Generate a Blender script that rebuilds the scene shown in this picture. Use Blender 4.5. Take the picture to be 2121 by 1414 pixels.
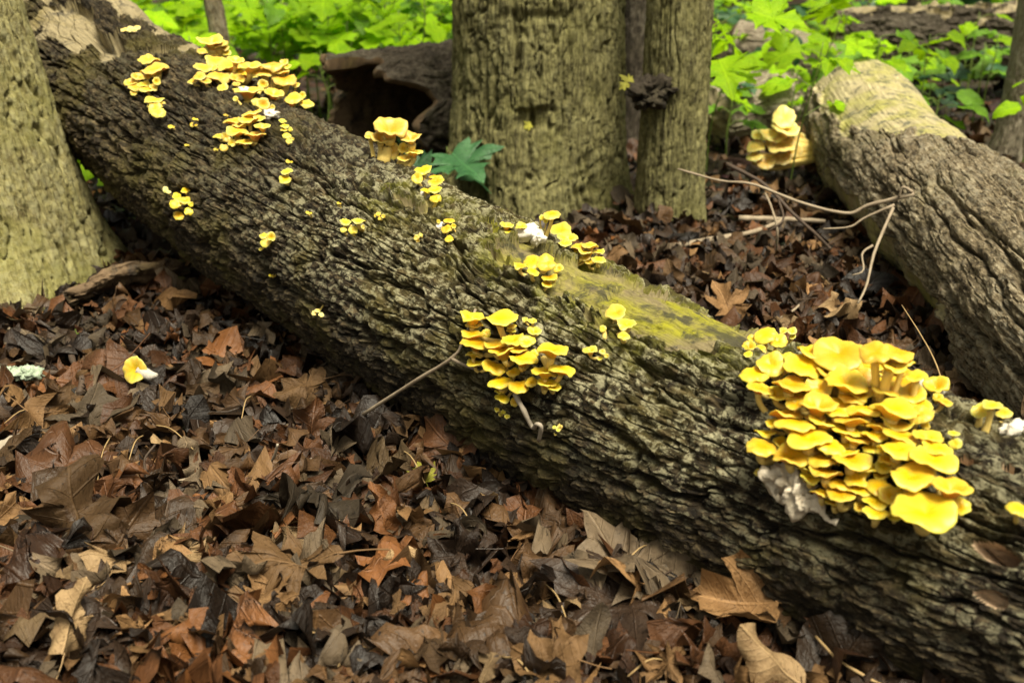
import bpy, math, random
import numpy as np
from mathutils import Vector, Matrix
from mathutils.bvhtree import BVHTree

for o in list(bpy.data.objects):
    bpy.data.objects.remove(o, do_unlink=True)
SC = bpy.context.scene
COL = SC.collection
RAD = math.radians
rng = np.random.default_rng(7)
random.seed(7)

# ------------------------------------------------------------------ camera
CAM_H, PITCH, LENS = 0.71, 22.0, 35.0
cam = bpy.data.cameras.new('camera')
cam.lens = LENS
cam.sensor_width = 36.0
cam.clip_start = 0.02
cam.clip_end = 400.0
cam.dof.use_dof = True
cam.dof.focus_distance = 1.38
cam.dof.aperture_fstop = 5.2
cam_o = bpy.data.objects.new('camera', cam)
COL.objects.link(cam_o)
cam_o.location = (0, 0, CAM_H)
cam_o.rotation_euler = (RAD(90 - PITCH), 0, 0)
SC.camera = cam_o

# ------------------------------------------------------------------ sky, sun, exposure
SUN_DIR = Vector((0.20, -0.34, 0.92)).normalized()
world = bpy.data.worlds.new('World')
SC.world = world
world.use_nodes = True
wn = world.node_tree
bg = wn.nodes['Background']
sky = wn.nodes.new('ShaderNodeTexSky')
sky.sky_type = 'NISHITA'
sky.sun_disc = False
sky.sun_elevation = math.asin(SUN_DIR.z)
sky.sun_rotation = math.atan2(SUN_DIR.x, SUN_DIR.y)
sky.dust_density = 6.0
sky.ozone_density = 0.3
hs = wn.nodes.new('ShaderNodeHueSaturation')
hs.inputs['Saturation'].default_value = 0.35
wn.links.new(sky.outputs[0], hs.inputs['Color'])
tint = wn.nodes.new('ShaderNodeMix')
tint.data_type = 'RGBA'
tint.blend_type = 'MULTIPLY'
tint.inputs[0].default_value = 1.0
tint.inputs[7].default_value = (1.0, 0.94, 0.74, 1.0)      # daylight filtered by the leaf canopy
wn.links.new(hs.outputs[0], tint.inputs[6])
wn.links.new(tint.outputs[2], bg.inputs['Color'])
bg.inputs['Strength'].default_value = 0.075
sun = bpy.data.lights.new('sun', 'SUN')
sun.energy = 3.4
sun.angle = RAD(24)
sun.color = (1.0, 0.91, 0.72)
sun_o = bpy.data.objects.new('sun', sun)
COL.objects.link(sun_o)
sun_o.rotation_euler = SUN_DIR.to_track_quat('Z', 'Y').to_euler()
SC.view_settings.view_transform = 'Standard'
SC.view_settings.look = 'None'
SC.view_settings.gamma = 1.0
SC.view_settings.use_curve_mapping = False
SC.view_settings.exposure = 0.90
SC.render.engine = 'CYCLES'
SC.cycles.max_bounces = 6
SC.cycles.transparent_max_bounces = 4
SC.cycles.use_denoising = True

# ------------------------------------------------------------------ picture geometry
FPX = 2121 * LENS / 36.0
PC, PS = math.cos(RAD(PITCH)), math.sin(RAD(PITCH))
CAM = Vector((0, 0, CAM_H))


def ray(px, py):
    a, b = (px - 1060.5) / FPX, -(py - 707.0) / FPX
    return Vector((a, PC + b * PS, -PS + b * PC))       # depth 1 along the view axis


def at(px, py, depth):
    return CAM + ray(px, py) * depth


def depth_of(p):
    d = p - CAM
    return d.y * PC - d.z * PS


def on_ground(px, py, z=0.0):
    d = ray(px, py)
    return CAM + d * ((CAM_H - z) / -d.z)


# ------------------------------------------------------------------ noise on arrays
_P = np.random.default_rng(3).permutation(256)
_P = np.concatenate([_P, _P])
_V = np.random.default_rng(4).random(256) * 2 - 1


def vnoise(x, y, z):
    xi, yi, zi = np.floor(x).astype(np.int64), np.floor(y).astype(np.int64), np.floor(z).astype(np.int64)
    fx, fy, fz = x - xi, y - yi, z - zi
    xi &= 255
    yi &= 255
    zi &= 255
    u, v, w = [t * t * t * (t * (t * 6 - 15) + 10) for t in (fx, fy, fz)]
    r = 0
    for dx in (0, 1):
        a = _P[(xi + dx) & 255]
        for dy in (0, 1):
            b = _P[(a + yi + dy) & 255]
            for dz in (0, 1):
                r = r + _V[_P[(b + zi + dz) & 255]] * (u if dx else 1 - u) * (v if dy else 1 - v) * (w if dz else 1 - w)
    return r


def fbm(x, y, z, oct=4, gain=0.5):
    r, a, s = 0, 1.0, 1.0
    for i in range(oct):
        r = r + a * vnoise(x * s + 17.3 * i, y * s - 9.1 * i, z * s + 4.7 * i)
        a *= gain
        s *= 2.03
    return r


def worley(u, v, period=0, seed=0, jit=0.85):
    """F1, F2 and a cell value on a plane; v wraps after `period` cells when it is set"""
    ui, vi = np.floor(u).astype(np.int64), np.floor(v).astype(np.int64)
    f1 = np.full(u.shape, 9.0)
    f2 = np.full(u.shape, 9.0)
    cv = np.zeros(u.shape)
    for du in (-1, 0, 1):
        for dv in (-1, 0, 1):
            cu, cw = ui + du, vi + dv
            k = np.mod(cw, period) if period else cw
            h = _P[(_P[(cu + seed) & 255] + k) & 255]
            h2 = _P[(h + 91) & 255]
            h3 = _P[(h2 + 57) & 255]
            d = np.hypot(cu + 0.5 + jit * (h / 255.0 - 0.5) - u, cw + 0.5 + jit * (h2 / 255.0 - 0.5) - v)
            c = h3 / 255.0
            near = d < f1
            f2 = np.where(near, f1, np.minimum(f2, d))
            cv = np.where(near, c, cv)
            f1 = np.where(near, d, f1)
    return f1, f2, cv


def sstep(a, b, x):
    t = np.clip((x - a) / (b - a), 0, 1)
    return t * t * (3 - 2 * t)


# ------------------------------------------------------------------ object helpers
def tag(o, label=None, cat=None, group=None, kind=None):
    if label:
        o['label'] = label
    if cat:
        o['category'] = cat
    if group:
        o['group'] = group
    if kind:
        o['kind'] = kind
    return o


def link(o, parent=None):
    COL.objects.link(o)
    if parent is not None:
        o.parent = parent
    return o


def empty(name, loc, label=None, cat=None, group=None):
    o = bpy.data.objects.new(name, None)
    o.empty_display_size = 0.02
    o.location = loc
    link(o)
    return tag(o, label, cat, group)


def mk_mesh(name, V, F, mats=None, midx=None, smooth=True, attrs=None):
    """mesh from arrays; F is an (n,3) or (n,4) array"""
    V = np.asarray(V, np.float32)
    F = np.asarray(F, np.int32)
    me = bpy.data.meshes.new(name)
    n, k = F.shape
    me.vertices.add(len(V))
    me.vertices.foreach_set('co', V.ravel())
    me.loops.add(n * k)
    me.loops.foreach_set('vertex_index', F.ravel())
    me.polygons.add(n)
    me.polygons.foreach_set('loop_start', np.arange(0, n * k, k, dtype=np.int32))
    me.polygons.foreach_set('loop_total', np.full(n, k, np.int32))
    for m in (mats or []):
        me.materials.append(m)
    if midx is not None:
        me.polygons.foreach_set('material_index', np.asarray(midx, np.int32))
    me.polygons.foreach_set('use_smooth', np.full(n, smooth, bool))
    for an, a in (attrs or {}).items():
        a = np.asarray(a, np.float32)
        if a.ndim == 1:
            me.attributes.new(an, 'FLOAT', 'POINT').data.foreach_set('value', a)
        else:
            if a.shape[1] == 2:
                a = np.concatenate([a, np.zeros((len(a), 1), np.float32)], 1)
            me.attributes.new(an, 'FLOAT_VECTOR', 'POINT').data.foreach_set('vector', a.ravel())
    me.update(calc_edges=True)
    return me


def mk_obj(name, me, parent=None, loc=None):
    o = bpy.data.objects.new(name, me)
    if loc is not None:
        o.location = loc
    return link(o, parent)


def grid_faces(nu, nv, wrap=False):
    i, j = np.meshgrid(np.arange(nu - 1), np.arange(nv if wrap else nv - 1), indexing='ij')
    j2 = (j + 1) % nv
    return np.stack([i * nv + j, i * nv + j2, (i + 1) * nv + j2, (i + 1) * nv + j], -1).reshape(-1, 4)


def tube_arrays(pts, radii, sides=8, cap=True, wob=0.0, seed=0):
    pts = np.asarray(pts, float)
    n = len(pts)
    T = np.gradient(pts, axis=0)
    T /= np.linalg.norm(T, axis=1)[:, None] + 1e-12
    ref = np.array([0.31, 0.22, 0.92]) if abs(T[0] @ np.array([0.31, 0.22, 0.92])) < 0.9 else np.array([1.0, 0, 0])
    A = np.cross(T, ref)
    A /= np.linalg.norm(A, axis=1)[:, None]
    B = np.cross(T, A)
    th = np.arange(sides) * 2 * math.pi / sides
    r = np.asarray(radii, float)[:, None, None] * np.ones((1, sides, 1))
    if wob:
        r = r * (1 + wob * (np.random.default_rng(seed).random((n, sides, 1)) - 0.5))
    V = pts[:, None] + r * (np.cos(th)[None, :, None] * A[:, None] + np.sin(th)[None, :, None] * B[:, None])
    V = V.reshape(-1, 3)
    Q = grid_faces(n, sides, True)
    Fc = np.concatenate([Q[:, [0, 1, 2]], Q[:, [0, 2, 3]]])
    if cap:
        V = np.concatenate([V, pts[:1], pts[-1:]])
        k = np.arange(sides)
        k2 = (k + 1) % sides
        c0, c1 = n * sides, n * sides + 1
        Fc = np.concatenate([Fc, np.stack([np.full(sides, c0), k2, k], 1),
                             np.stack([np.full(sides, c1), (n - 1) * sides + k, (n - 1) * sides + k2], 1)])
    return V, Fc


def smooth_path(P, n):
    """Catmull-Rom through P"""
    P = np.asarray(P, float)
    Q = np.concatenate([[2 * P[0] - P[1]], P, [2 * P[-1] - P[-2]]])
    out = []
    m = len(P) - 1
    for s in np.linspace(0, m - 1e-6, n):
        i = int(s)
        t = s - i
        a, b, c, d = Q[i:i + 4]
        out.append(0.5 * ((2 * b) + (c - a) * t + (2 * a - 5 * b + 4 * c - d) * t * t + (3 * b - a - 3 * c + d) * t ** 3))
    return np.array(out)


# ------------------------------------------------------------------ materials
class MT:
    def __init__(self, name):
        self.m = bpy.data.materials.new(name)
        self.m.use_nodes = True
        self.nt = self.m.node_tree
        self.b = self.nt.nodes['Principled BSDF']
        self.out = self.nt.nodes['Material Output']

    def n(self, typ, out=0, **kw):
        nd = self.nt.nodes.new('ShaderNode' + typ)
        for k, v in kw.items():
            if k.startswith('i'):
                key = int(k[1:]) if k[1:].isdigit() else k[1:].replace('_', ' ')
                self.set(nd.inputs[key], v)
            else:
                setattr(nd, k, v)
        return nd.outputs[out]

    def set(self, sock, v):
        if isinstance(v, bpy.types.NodeSocket):
            self.nt.links.new(v, sock)
        else:
            if isinstance(v, tuple) and len(v) == 3 and sock.type == 'RGBA':
                v = v + (1.0,)
            sock.default_value = v

    def bs(self, **kw):
        for k, v in kw.items():
            self.set(self.b.inputs[k.replace('_', ' ')], v)

    def attr(self, name, out='Vector'):
        nd = self.nt.nodes.new('ShaderNodeAttribute')
        nd.attribute_name = name
        return nd.outputs[out]

    def coord(self, out='Object'):
        return self.nt.nodes.new('ShaderNodeTexCoord').outputs[out]

    def scale(self, vec, s):
        return self.n('VectorMath', operation='MULTIPLY', i0=vec, i1=s if isinstance(s, tuple) else (s, s, s))

    def noise(self, vec, sc, det=4.0, rough=0.55, dist=0.0):
        return self.n('TexNoise', iVector=vec, iScale=sc, iDetail=det, iRoughness=rough, iDistortion=dist)

    def ramp(self, fac, stops):
        nd = self.nt.nodes.new('ShaderNodeValToRGB')
        r = nd.color_ramp
        while len(r.elements) < len(stops):
            r.elements.new(0.5)
        for e, (p, c) in zip(r.elements, stops):
            e.position = p
            e.color = tuple(c) + (1.0,) if isinstance(c, tuple) else (c, c, c, 1.0)
        self.set(nd.inputs[0], fac)
        return nd.outputs[0]

    def mix(self, fac, a, b, mode='MIX'):
        nd = self.nt.nodes.new('ShaderNodeMix')
        nd.data_type = 'RGBA'
        nd.blend_type = mode
        self.set(nd.inputs[0], fac)
        self.set(nd.inputs[6], a)
        self.set(nd.inputs[7], b)
        return nd.outputs[2]

    def math(self, op, a, b=0.0, clamp=False):
        nd = self.nt.nodes.new('ShaderNodeMath')
        nd.operation = op
        nd.use_clamp = clamp
        self.set(nd.inputs[0], a)
        self.set(nd.inputs[1], b)
        return nd.outputs[0]

    def bump(self, h, dist, strength=1.0):
        self.set(self.b.inputs['Normal'], self.n('Bump', iHeight=h, iDistance=dist, iStrength=strength))

    def rand(self):
        return self.nt.nodes.new('ShaderNodeObjectInfo').outputs['Random']


def bark_mat(name, dark, mid, light, lichen, lichen_amt, moss, moss_amt, rough=0.85, grain=(22.0, 130.0, 1.0), spec=0.3):
    t = MT(name)
    g = t.attr('guv')
    ob = t.coord()
    fib = t.noise(t.scale(g, grain), 1.0, 5.0, 0.62, 0.4)
    blot = t.noise(ob, 9.0, 5.0, 0.6)
    fine = t.noise(ob, 120.0, 4.0, 0.65)
    fib2 = t.noise(t.scale(g, tuple(x * 2.3 for x in grain)), 1.0, 6.0, 0.7, 0.6)
    f = t.math('ADD', t.math('ADD', t.math('MULTIPLY', fib, 0.35), t.math('MULTIPLY', fib2, 0.35)), t.math('ADD', t.math('MULTIPLY', blot, 0.12), t.math('MULTIPLY', fine, 0.18)))
    c = t.ramp(f, [(0.43, dark), (0.51, mid), (0.61, light)])
    ht = t.attr('ht', 'Fac')
    big = t.noise(ob, 4.2, 3.0, 0.5)
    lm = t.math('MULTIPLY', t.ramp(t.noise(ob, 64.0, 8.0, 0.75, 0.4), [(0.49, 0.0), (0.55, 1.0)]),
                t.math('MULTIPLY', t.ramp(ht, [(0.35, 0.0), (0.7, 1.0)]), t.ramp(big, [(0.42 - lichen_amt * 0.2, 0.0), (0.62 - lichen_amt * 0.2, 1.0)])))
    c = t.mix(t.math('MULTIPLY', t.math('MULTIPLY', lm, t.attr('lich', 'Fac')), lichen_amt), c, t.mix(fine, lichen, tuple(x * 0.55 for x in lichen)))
    c = t.mix(t.math('MULTIPLY', t.attr('alg', 'Fac'), t.ramp(t.noise(ob, 20.0, 6.0, 0.7), [(0.40, 0.0), (0.62, 0.8)])), c, (0.26, 0.26, 0.03))
    mm = t.ramp(t.noise(ob, 6.5, 6.0, 0.68), [(0.60 - moss_amt * 0.25, 0.0), (0.75 - moss_amt * 0.2, 1.0)])
    c = t.mix(t.math('MULTIPLY', mm, moss_amt), c, moss)
    t.bs(Base_Color=c, Roughness=rough, Specular_IOR_Level=spec)
    t.bump(t.math('ADD', t.math('ADD', t.math('MULTIPLY', fib, 0.8), t.math('MULTIPLY', t.noise(ob, 300.0, 5.0, 0.7), 0.8)), t.math('MULTIPLY', fib2, 0.8)), 0.007, 1.0)
    return t.m


M = {}
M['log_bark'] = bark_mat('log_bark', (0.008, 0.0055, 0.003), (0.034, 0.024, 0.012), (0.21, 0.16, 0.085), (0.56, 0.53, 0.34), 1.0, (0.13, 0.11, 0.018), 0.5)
M['right_bark'] = bark_mat('grey_bark', (0.035, 0.025, 0.014), (0.21, 0.165, 0.095), (0.60, 0.52, 0.36), (0.5, 0.46, 0.34), 0.6, (0.20, 0.18, 0.07), 0.4)
M['left_trunk'] = bark_mat('smooth_olive_bark', (0.14, 0.115, 0.045), (0.34, 0.31, 0.13), (0.54, 0.50, 0.24), (0.56, 0.54, 0.30), 0.6, (0.28, 0.28, 0.06), 0.5, 0.9, (14.0, 90.0, 1.0))
M['mid_trunk'] = bark_mat('ridged_olive_bark', (0.05, 0.043, 0.017), (0.19, 0.178, 0.070), (0.38, 0.355, 0.16), (0.40, 0.39, 0.19), 0.5, (0.15, 0.15, 0.03), 0.35, 0.9, (16.0, 90.0, 1.0))
M['dark_bark'] = bark_mat('dark_bark', (0.02, 0.015, 0.01), (0.065, 0.052, 0.036), (0.16, 0.135, 0.10), (0.3, 0.27, 0.2), 0.4, (0.06, 0.06, 0.02), 0.3)
M['pale_bark'] = bark_mat('pale_bark', (0.14, 0.11, 0.075), (0.36, 0.31, 0.225), (0.58, 0.53, 0.42), (0.6, 0.56, 0.45), 0.3, (0.3, 0.28, 0.12), 0.3)


def bare_wood(name, base, algae, algae_lo, stain):
    t = MT(name)
    g = t.attr('guv')
    ob = t.coord()
    fib = t.ramp(t.noise(t.scale(g, (9.0, 150.0, 1.0)), 1.0, 8.0, 0.7, 0.5), [(0.32, 0.0), (0.68, 1.0)])
    blot = t.noise(ob, 7.0, 6.0, 0.65, 0.4)
    fine = t.noise(ob, 160.0, 3.0, 0.6)
    c = t.mix(fib, tuple(x * 0.62 for x in base), tuple(min(1.0, x * 1.25) for x in base))
    c = t.mix(t.ramp(blot, [(algae_lo, 0.0), (algae_lo + 0.16, 1.0)]), c, t.mix(fib, tuple(x * 0.6 for x in algae), algae))
    st = t.ramp(t.noise(ob, 19.0, 6.0, 0.7, 0.6), [(0.53, 0.0), (0.61, 1.0)])
    c = t.mix(t.ramp(t.noise(ob, 55.0, 5.0, 0.7), [(0.52, 0.0), (0.7, 0.65)]), c, tuple(x * 0.45 for x in base))
    c = t.mix(t.math('MULTIPLY', st, 0.8), c, stain)
    t.bs(Base_Color=c, Roughness=0.72, Specular_IOR_Level=0.35)
    t.bump(t.math('ADD', fib, t.math('MULTIPLY', fine, 0.4)), 0.003, 0.8)
    return t.m


M['log_wood'] = bare_wood('green_stained_bare_wood', (0.23, 0.19, 0.095), (0.34, 0.33, 0.02), 0.46, (0.03, 0.03, 0.024))
M['butt_wood'] = bare_wood('weathered_bare_wood', (0.31, 0.26, 0.15), (0.27, 0.22, 0.09), 0.52, (0.05, 0.045, 0.035))
M['right_wood'] = bare_wood('pale_bare_wood', (0.46, 0.40, 0.23), (0.44, 0.42, 0.12), 0.45, (0.06, 0.07, 0.055))
M['scar_wood'] = bare_wood('pinkish_inner_bark', (0.55, 0.40, 0.26), (0.50, 0.38, 0.20), 0.55, (0.16, 0.10, 0.06))
M['rot_wood'] = bare_wood('rotten_wood', (0.15, 0.10, 0.055), (0.17, 0.13, 0.04), 0.55, (0.03, 0.025, 0.02))


def leaf_mat(name, a, b, rough, wet=0.0, trans=0.0, lo_=0.6, hi_=1.3, spec=0.3):
    t = MT(name)
    uv = t.attr('luv')
    sx = t.nt.nodes.new('ShaderNodeSeparateXYZ')
    t.set(sx.inputs[0], uv)
    ax = t.math('ABSOLUTE', sx.outputs[0])
    rib = t.ramp(ax, [(0.006, 1.0), (0.02, 0.0)])
    lat = t.math('FRACT', t.math('MULTIPLY', t.math('SUBTRACT', sx.outputs[1], t.math('MULTIPLY', ax, 0.75)), 7.0))
    latm = t.ramp(t.math('ABSOLUTE', t.math('SUBTRACT', lat, 0.5)), [(0.02, 1.0), (0.07, 0.0)])
    vein = t.math('MAXIMUM', rib, t.math('MULTIPLY', latm, 0.6))
    ob = t.coord()
    rn = t.math('ADD', t.rand(), t.attr('rnd', 'Fac'))
    off = t.n('VectorMath', operation='ADD', i0=t.scale(uv, 1.0), i1=t.n('CombineXYZ', i0=t.math('MULTIPLY', rn, 37.0), i1=t.math('MULTIPLY', rn, 11.0), i2=rn))
    n1 = t.noise(off, 3.2, 6.0, 0.65)
    n2 = t.noise(off, 26.0, 4.0, 0.6)
    c = t.mix(t.ramp(n1, [(0.3, 0.0), (0.7, 1.0)]), a, b)
    c = t.mix(t.ramp(n2, [(0.58, 0.0), (0.72, 1.0)]), c, tuple(x * 0.4 for x in a))
    c = t.mix(t.math('MULTIPLY', vein, 0.45), c, tuple(min(1, x * 1.35) for x in b))
    br = t.math('ADD', lo_, t.math('MULTIPLY', t.math('FRACT', t.math('MULTIPLY', rn, 7.31)), hi_ - lo_))
    c = t.mix(1.0, c, t.n('CombineXYZ', i0=br, i1=br, i2=br), 'MULTIPLY')
    t.bs(Base_Color=c, Roughness=t.math('ADD', rough, t.math('MULTIPLY', n1, 0.2)), Specular_IOR_Level=spec + 0.35 * wet)
    t.bump(t.math('ADD', t.math('ADD', t.math('MULTIPLY', vein, 0.5), t.math('MULTIPLY', n2, 0.7)), t.math('MULTIPLY', n1, 0.8)), 0.004, 0.8)
    if trans:
        tr = t.n('BsdfTranslucent', iColor=c)
        mx = t.nt.nodes.new('ShaderNodeMixShader')
        mx.inputs[0].default_value = trans
        t.nt.links.new(t.b.outputs[0], mx.inputs[1])
        t.nt.links.new(tr, mx.inputs[2])
        t.nt.links.new(mx.outputs[0], t.out.inputs[0])
    return t.m


LEAFC = [
    ('tan_leaf', (0.21, 0.115, 0.046), (0.38, 0.22, 0.095), 0.5, 0.1),
    ('chestnut_leaf', (0.088, 0.036, 0.013), (0.18, 0.076, 0.028), 0.36, 0.45),
    ('dark_wet_leaf', (0.020, 0.012, 0.008), (0.050, 0.030, 0.018), 0.33, 0.5),
    ('grey_brown_leaf', (0.10, 0.073, 0.046), (0.20, 0.147, 0.09), 0.5, 0.15),
    ('rust_leaf', (0.15, 0.058, 0.017), (0.25, 0.105, 0.034), 0.38, 0.4),
    ('brown_leaf', (0.065, 0.034, 0.014), (0.14, 0.076, 0.032), 0.36, 0.45),
    ('buff_leaf', (0.27, 0.17, 0.082), (0.46, 0.32, 0.165), 0.5, 0.1),
]
LM = [leaf_mat(n, a, b, r, w, 0.10, 0.17, 1.0, 0.25) for n, a, b, r, w in LEAFC]
M['green_bright'] = leaf_mat('bright_green_leaf', (0.24, 0.50, 0.004), (0.40, 0.66, 0.008), 0.45, 0.1, 0.5, 0.75, 1.25, 0.2)
M['green_mid'] = leaf_mat('mid_green_leaf', (0.11, 0.27, 0.012), (0.19, 0.39, 0.02), 0.4, 0.4, 0.45)
M['green_dark'] = leaf_mat('blue_green_leaf', (0.022, 0.085, 0.03), (0.05, 0.15, 0.05), 0.32, 0.6, 0.25)
M['yellow_green'] = leaf_mat('yellow_green_leaf', (0.38, 0.36, 0.04), (0.5, 0.5, 0.08), 0.45, 0.2, 0.3)


def plain_mat(name, a, b, sc, rough=0.7, bumpd=0.001, spec=0.3):
    t = MT(name)
    ob = t.coord()
    n1 = t.noise(ob, sc, 5.0, 0.6)
    t.bs(Base_Color=t.mix(n1, a, b), Roughness=rough, Specular_IOR_Level=spec)
    t.bump(n1, bumpd, 0.8)
    return t.m


M['twig'] = plain_mat('grey_twig', (0.16, 0.12, 0.08), (0.42, 0.35, 0.25), 60.0)
M['twig_dark'] = plain_mat('dark_twig', (0.035, 0.025, 0.018), (0.10, 0.07, 0.05), 60.0)
M['twig_pale'] = plain_mat('pale_twig', (0.25, 0.21, 0.16), (0.45, 0.40, 0.32), 60.0)
M['straw'] = plain_mat('straw', (0.26, 0.17, 0.075), (0.42, 0.30, 0.14), 50.0)
M['stalk_green'] = plain_mat('green_stalk', (0.10, 0.17, 0.03), (0.19, 0.25, 0.06), 40.0, 0.5)
M['stalk_brown'] = plain_mat('brown_stalk', (0.09, 0.06, 0.035), (0.17, 0.12, 0.07), 40.0)
M['lichen'] = plain_mat('mint_lichen', (0.24, 0.34, 0.24), (0.52, 0.60, 0.46), 90.0, 0.9, 0.004)
M['orange_curl'] = plain_mat('orange_stem', (0.42, 0.16, 0.01), (0.62, 0.28, 0.02), 40.0, 0.4)
M['soil'] = plain_mat('dark_soil', (0.012, 0.009, 0.007), (0.045, 0.032, 0.022), 24.0, 0.85, 0.02)


def shroom_mat(name, cen, rim, under):
    t = MT(name)
    rho = t.attr('rho', 'Fac')
    gill = t.attr('gill', 'Fac')
    ph = t.attr('phi', 'Fac')
    rn = t.rand()
    ob = t.coord()
    n1 = t.noise(t.n('VectorMath', operation='ADD', i0=ob, i1=t.n('CombineXYZ', i0=t.math('MULTIPLY', rn, 31.0))), 2.6, 5.0, 0.6)
    c = t.mix(t.ramp(t.math('ADD', rho, t.math('MULTIPLY', t.math('SUBTRACT', n1, 0.5), 0.5)), [(0.25, 0.0), (0.8, 0.45), (1.02, 1.0)]), cen, rim)
    spk = t.ramp(t.noise(t.scale(ob, 1.0), 9.0, 4.0, 0.7), [(0.66, 0.0), (0.76, 0.5)])
    c = t.mix(spk, c, (0.42, 0.22, 0.03))
    c = t.mix(gill, c, under)
    hv = t.n('HueSaturation', iColor=c, iHue=t.math('ADD', 0.488, t.math('MULTIPLY', rn, 0.022)), iValue=t.math('ADD', 0.88, t.math('MULTIPLY', rn, 0.2)))
    ridg = t.math('MULTIPLY', t.math('SINE', t.math('MULTIPLY', ph, 88.0)), gill)
    t.bs(Base_Color=hv, Roughness=0.42, Specular_IOR_Level=0.4, Subsurface_Weight=0.45, Subsurface_Radius=(1.0, 0.55, 0.12), Subsurface_Scale=0.012)
    t.bump(t.math('ADD', t.math('MULTIPLY', ridg, 0.6), t.math('MULTIPLY', n1, 0.35)), 0.0012, 0.7)
    return t.m


M['yellow_cap'] = shroom_mat('golden_yellow_cap', (0.64, 0.385, 0.003), (0.73, 0.56, 0.085), (0.68, 0.44, 0.05))
M['amber_cap'] = shroom_mat('amber_yellow_cap', (0.65, 0.41, 0.025), (0.74, 0.59, 0.16), (0.68, 0.49, 0.11))
M['pale_cap'] = shroom_mat('pale_cream_cap', (0.78, 0.55, 0.12), (0.86, 0.70, 0.28), (0.84, 0.66, 0.28))
M['lemon_cap'] = shroom_mat('lemon_cap', (0.62, 0.43, 0.010), (0.72, 0.60, 0.15), (0.66, 0.50, 0.11))
M['stem'] = plain_mat('cream_yellow_stem', (0.80, 0.55, 0.10), (0.86, 0.70, 0.26), 45.0, 0.5)
M['white_flesh'] = plain_mat('white_torn_flesh', (0.60, 0.54, 0.42), (0.86, 0.84, 0.76), 38.0, 0.7, 0.004)
M['mycelium'] = plain_mat('cream_mycelium', (0.42, 0.34, 0.22), (0.80, 0.74, 0.62), 60.0, 0.8, 0.005)

# ------------------------------------------------------------------ ground
def gz(x, y):
    x, y = np.asarray(x, float), np.asarray(y, float)
    z = 0.018 * vnoise(x * 2.1 + 5, y * 2.1, 0 * x + 0.5) + 0.009 * vnoise(x * 6 + 2, y * 6, 0 * x + 3.5)
    return z + 0.16 * np.clip(y - 9, 0, 60) ** 1.0 * sstep(9, 14, y)


def gzf(x, y):
    return float(gz(np.array([x]), np.array([y]))[0])


def make_ground():
    ys = np.concatenate([np.linspace(-40, -1, 14), np.linspace(-0.8, 7, 160), np.linspace(7.3, 70, 60)])
    xs = np.concatenate([np.linspace(-60, -4, 22), np.linspace(-3.8, 3.8, 150), np.linspace(4, 60, 22)])
    X, Y = np.meshgrid(xs, ys, indexing='ij')
    Z = gz(X, Y)
    V = np.stack([X, Y, Z], -1).reshape(-1, 3)
    t = MT('leaf_mould_ground')
    ob = t.coord()
    v = t.n('TexVoronoi', out=1, iVector=ob, iScale=14.0, iRandomness=1.0)
    c = t.mix(t.noise(ob, 30.0, 6.0, 0.7), (0.010, 0.008, 0.006), (0.055, 0.036, 0.022))
    c = t.mix(0.25, c, t.mix(1.0, v, (0.12, 0.075, 0.045), 'MULTIPLY'))
    t.bs(Base_Color=c, Roughness=0.8, Specular_IOR_Level=0.3)
    t.bump(t.noise(ob, 40.0, 6.0, 0.7), 0.02, 0.9)
    o = mk_obj('ground', mk_mesh('ground', V, grid_faces(len(xs), len(ys)), [t.m]))
    tag(o, 'dark leaf mould forest floor under the litter', 'ground', kind='structure')


make_ground()

# ------------------------------------------------------------------ logs and trunks
def frame_of(P, ref):
    T = np.gradient(P, axis=0)
    T /= np.linalg.norm(T, axis=1)[:, None]
    ref = np.asarray(ref, float)
    Nn = ref - (T @ ref)[:, None] * T
    Nn /= np.linalg.norm(Nn, axis=1)[:, None]
    return T, Nn, np.cross(T, Nn)


def spaced(lo, hi, n, dense_lo, dense_hi, k):
    """n samples of lo..hi, k times denser between dense_lo and dense_hi"""
    x = np.linspace(lo, hi, 4000)
    w = np.where((x > dense_lo) & (x < dense_hi), k, 1.0)
    c = np.concatenate([[0], np.cumsum(0.5 * (w[1:] + w[:-1]))])
    return np.interp(np.linspace(0, c[-1], n), c, x)


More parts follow.
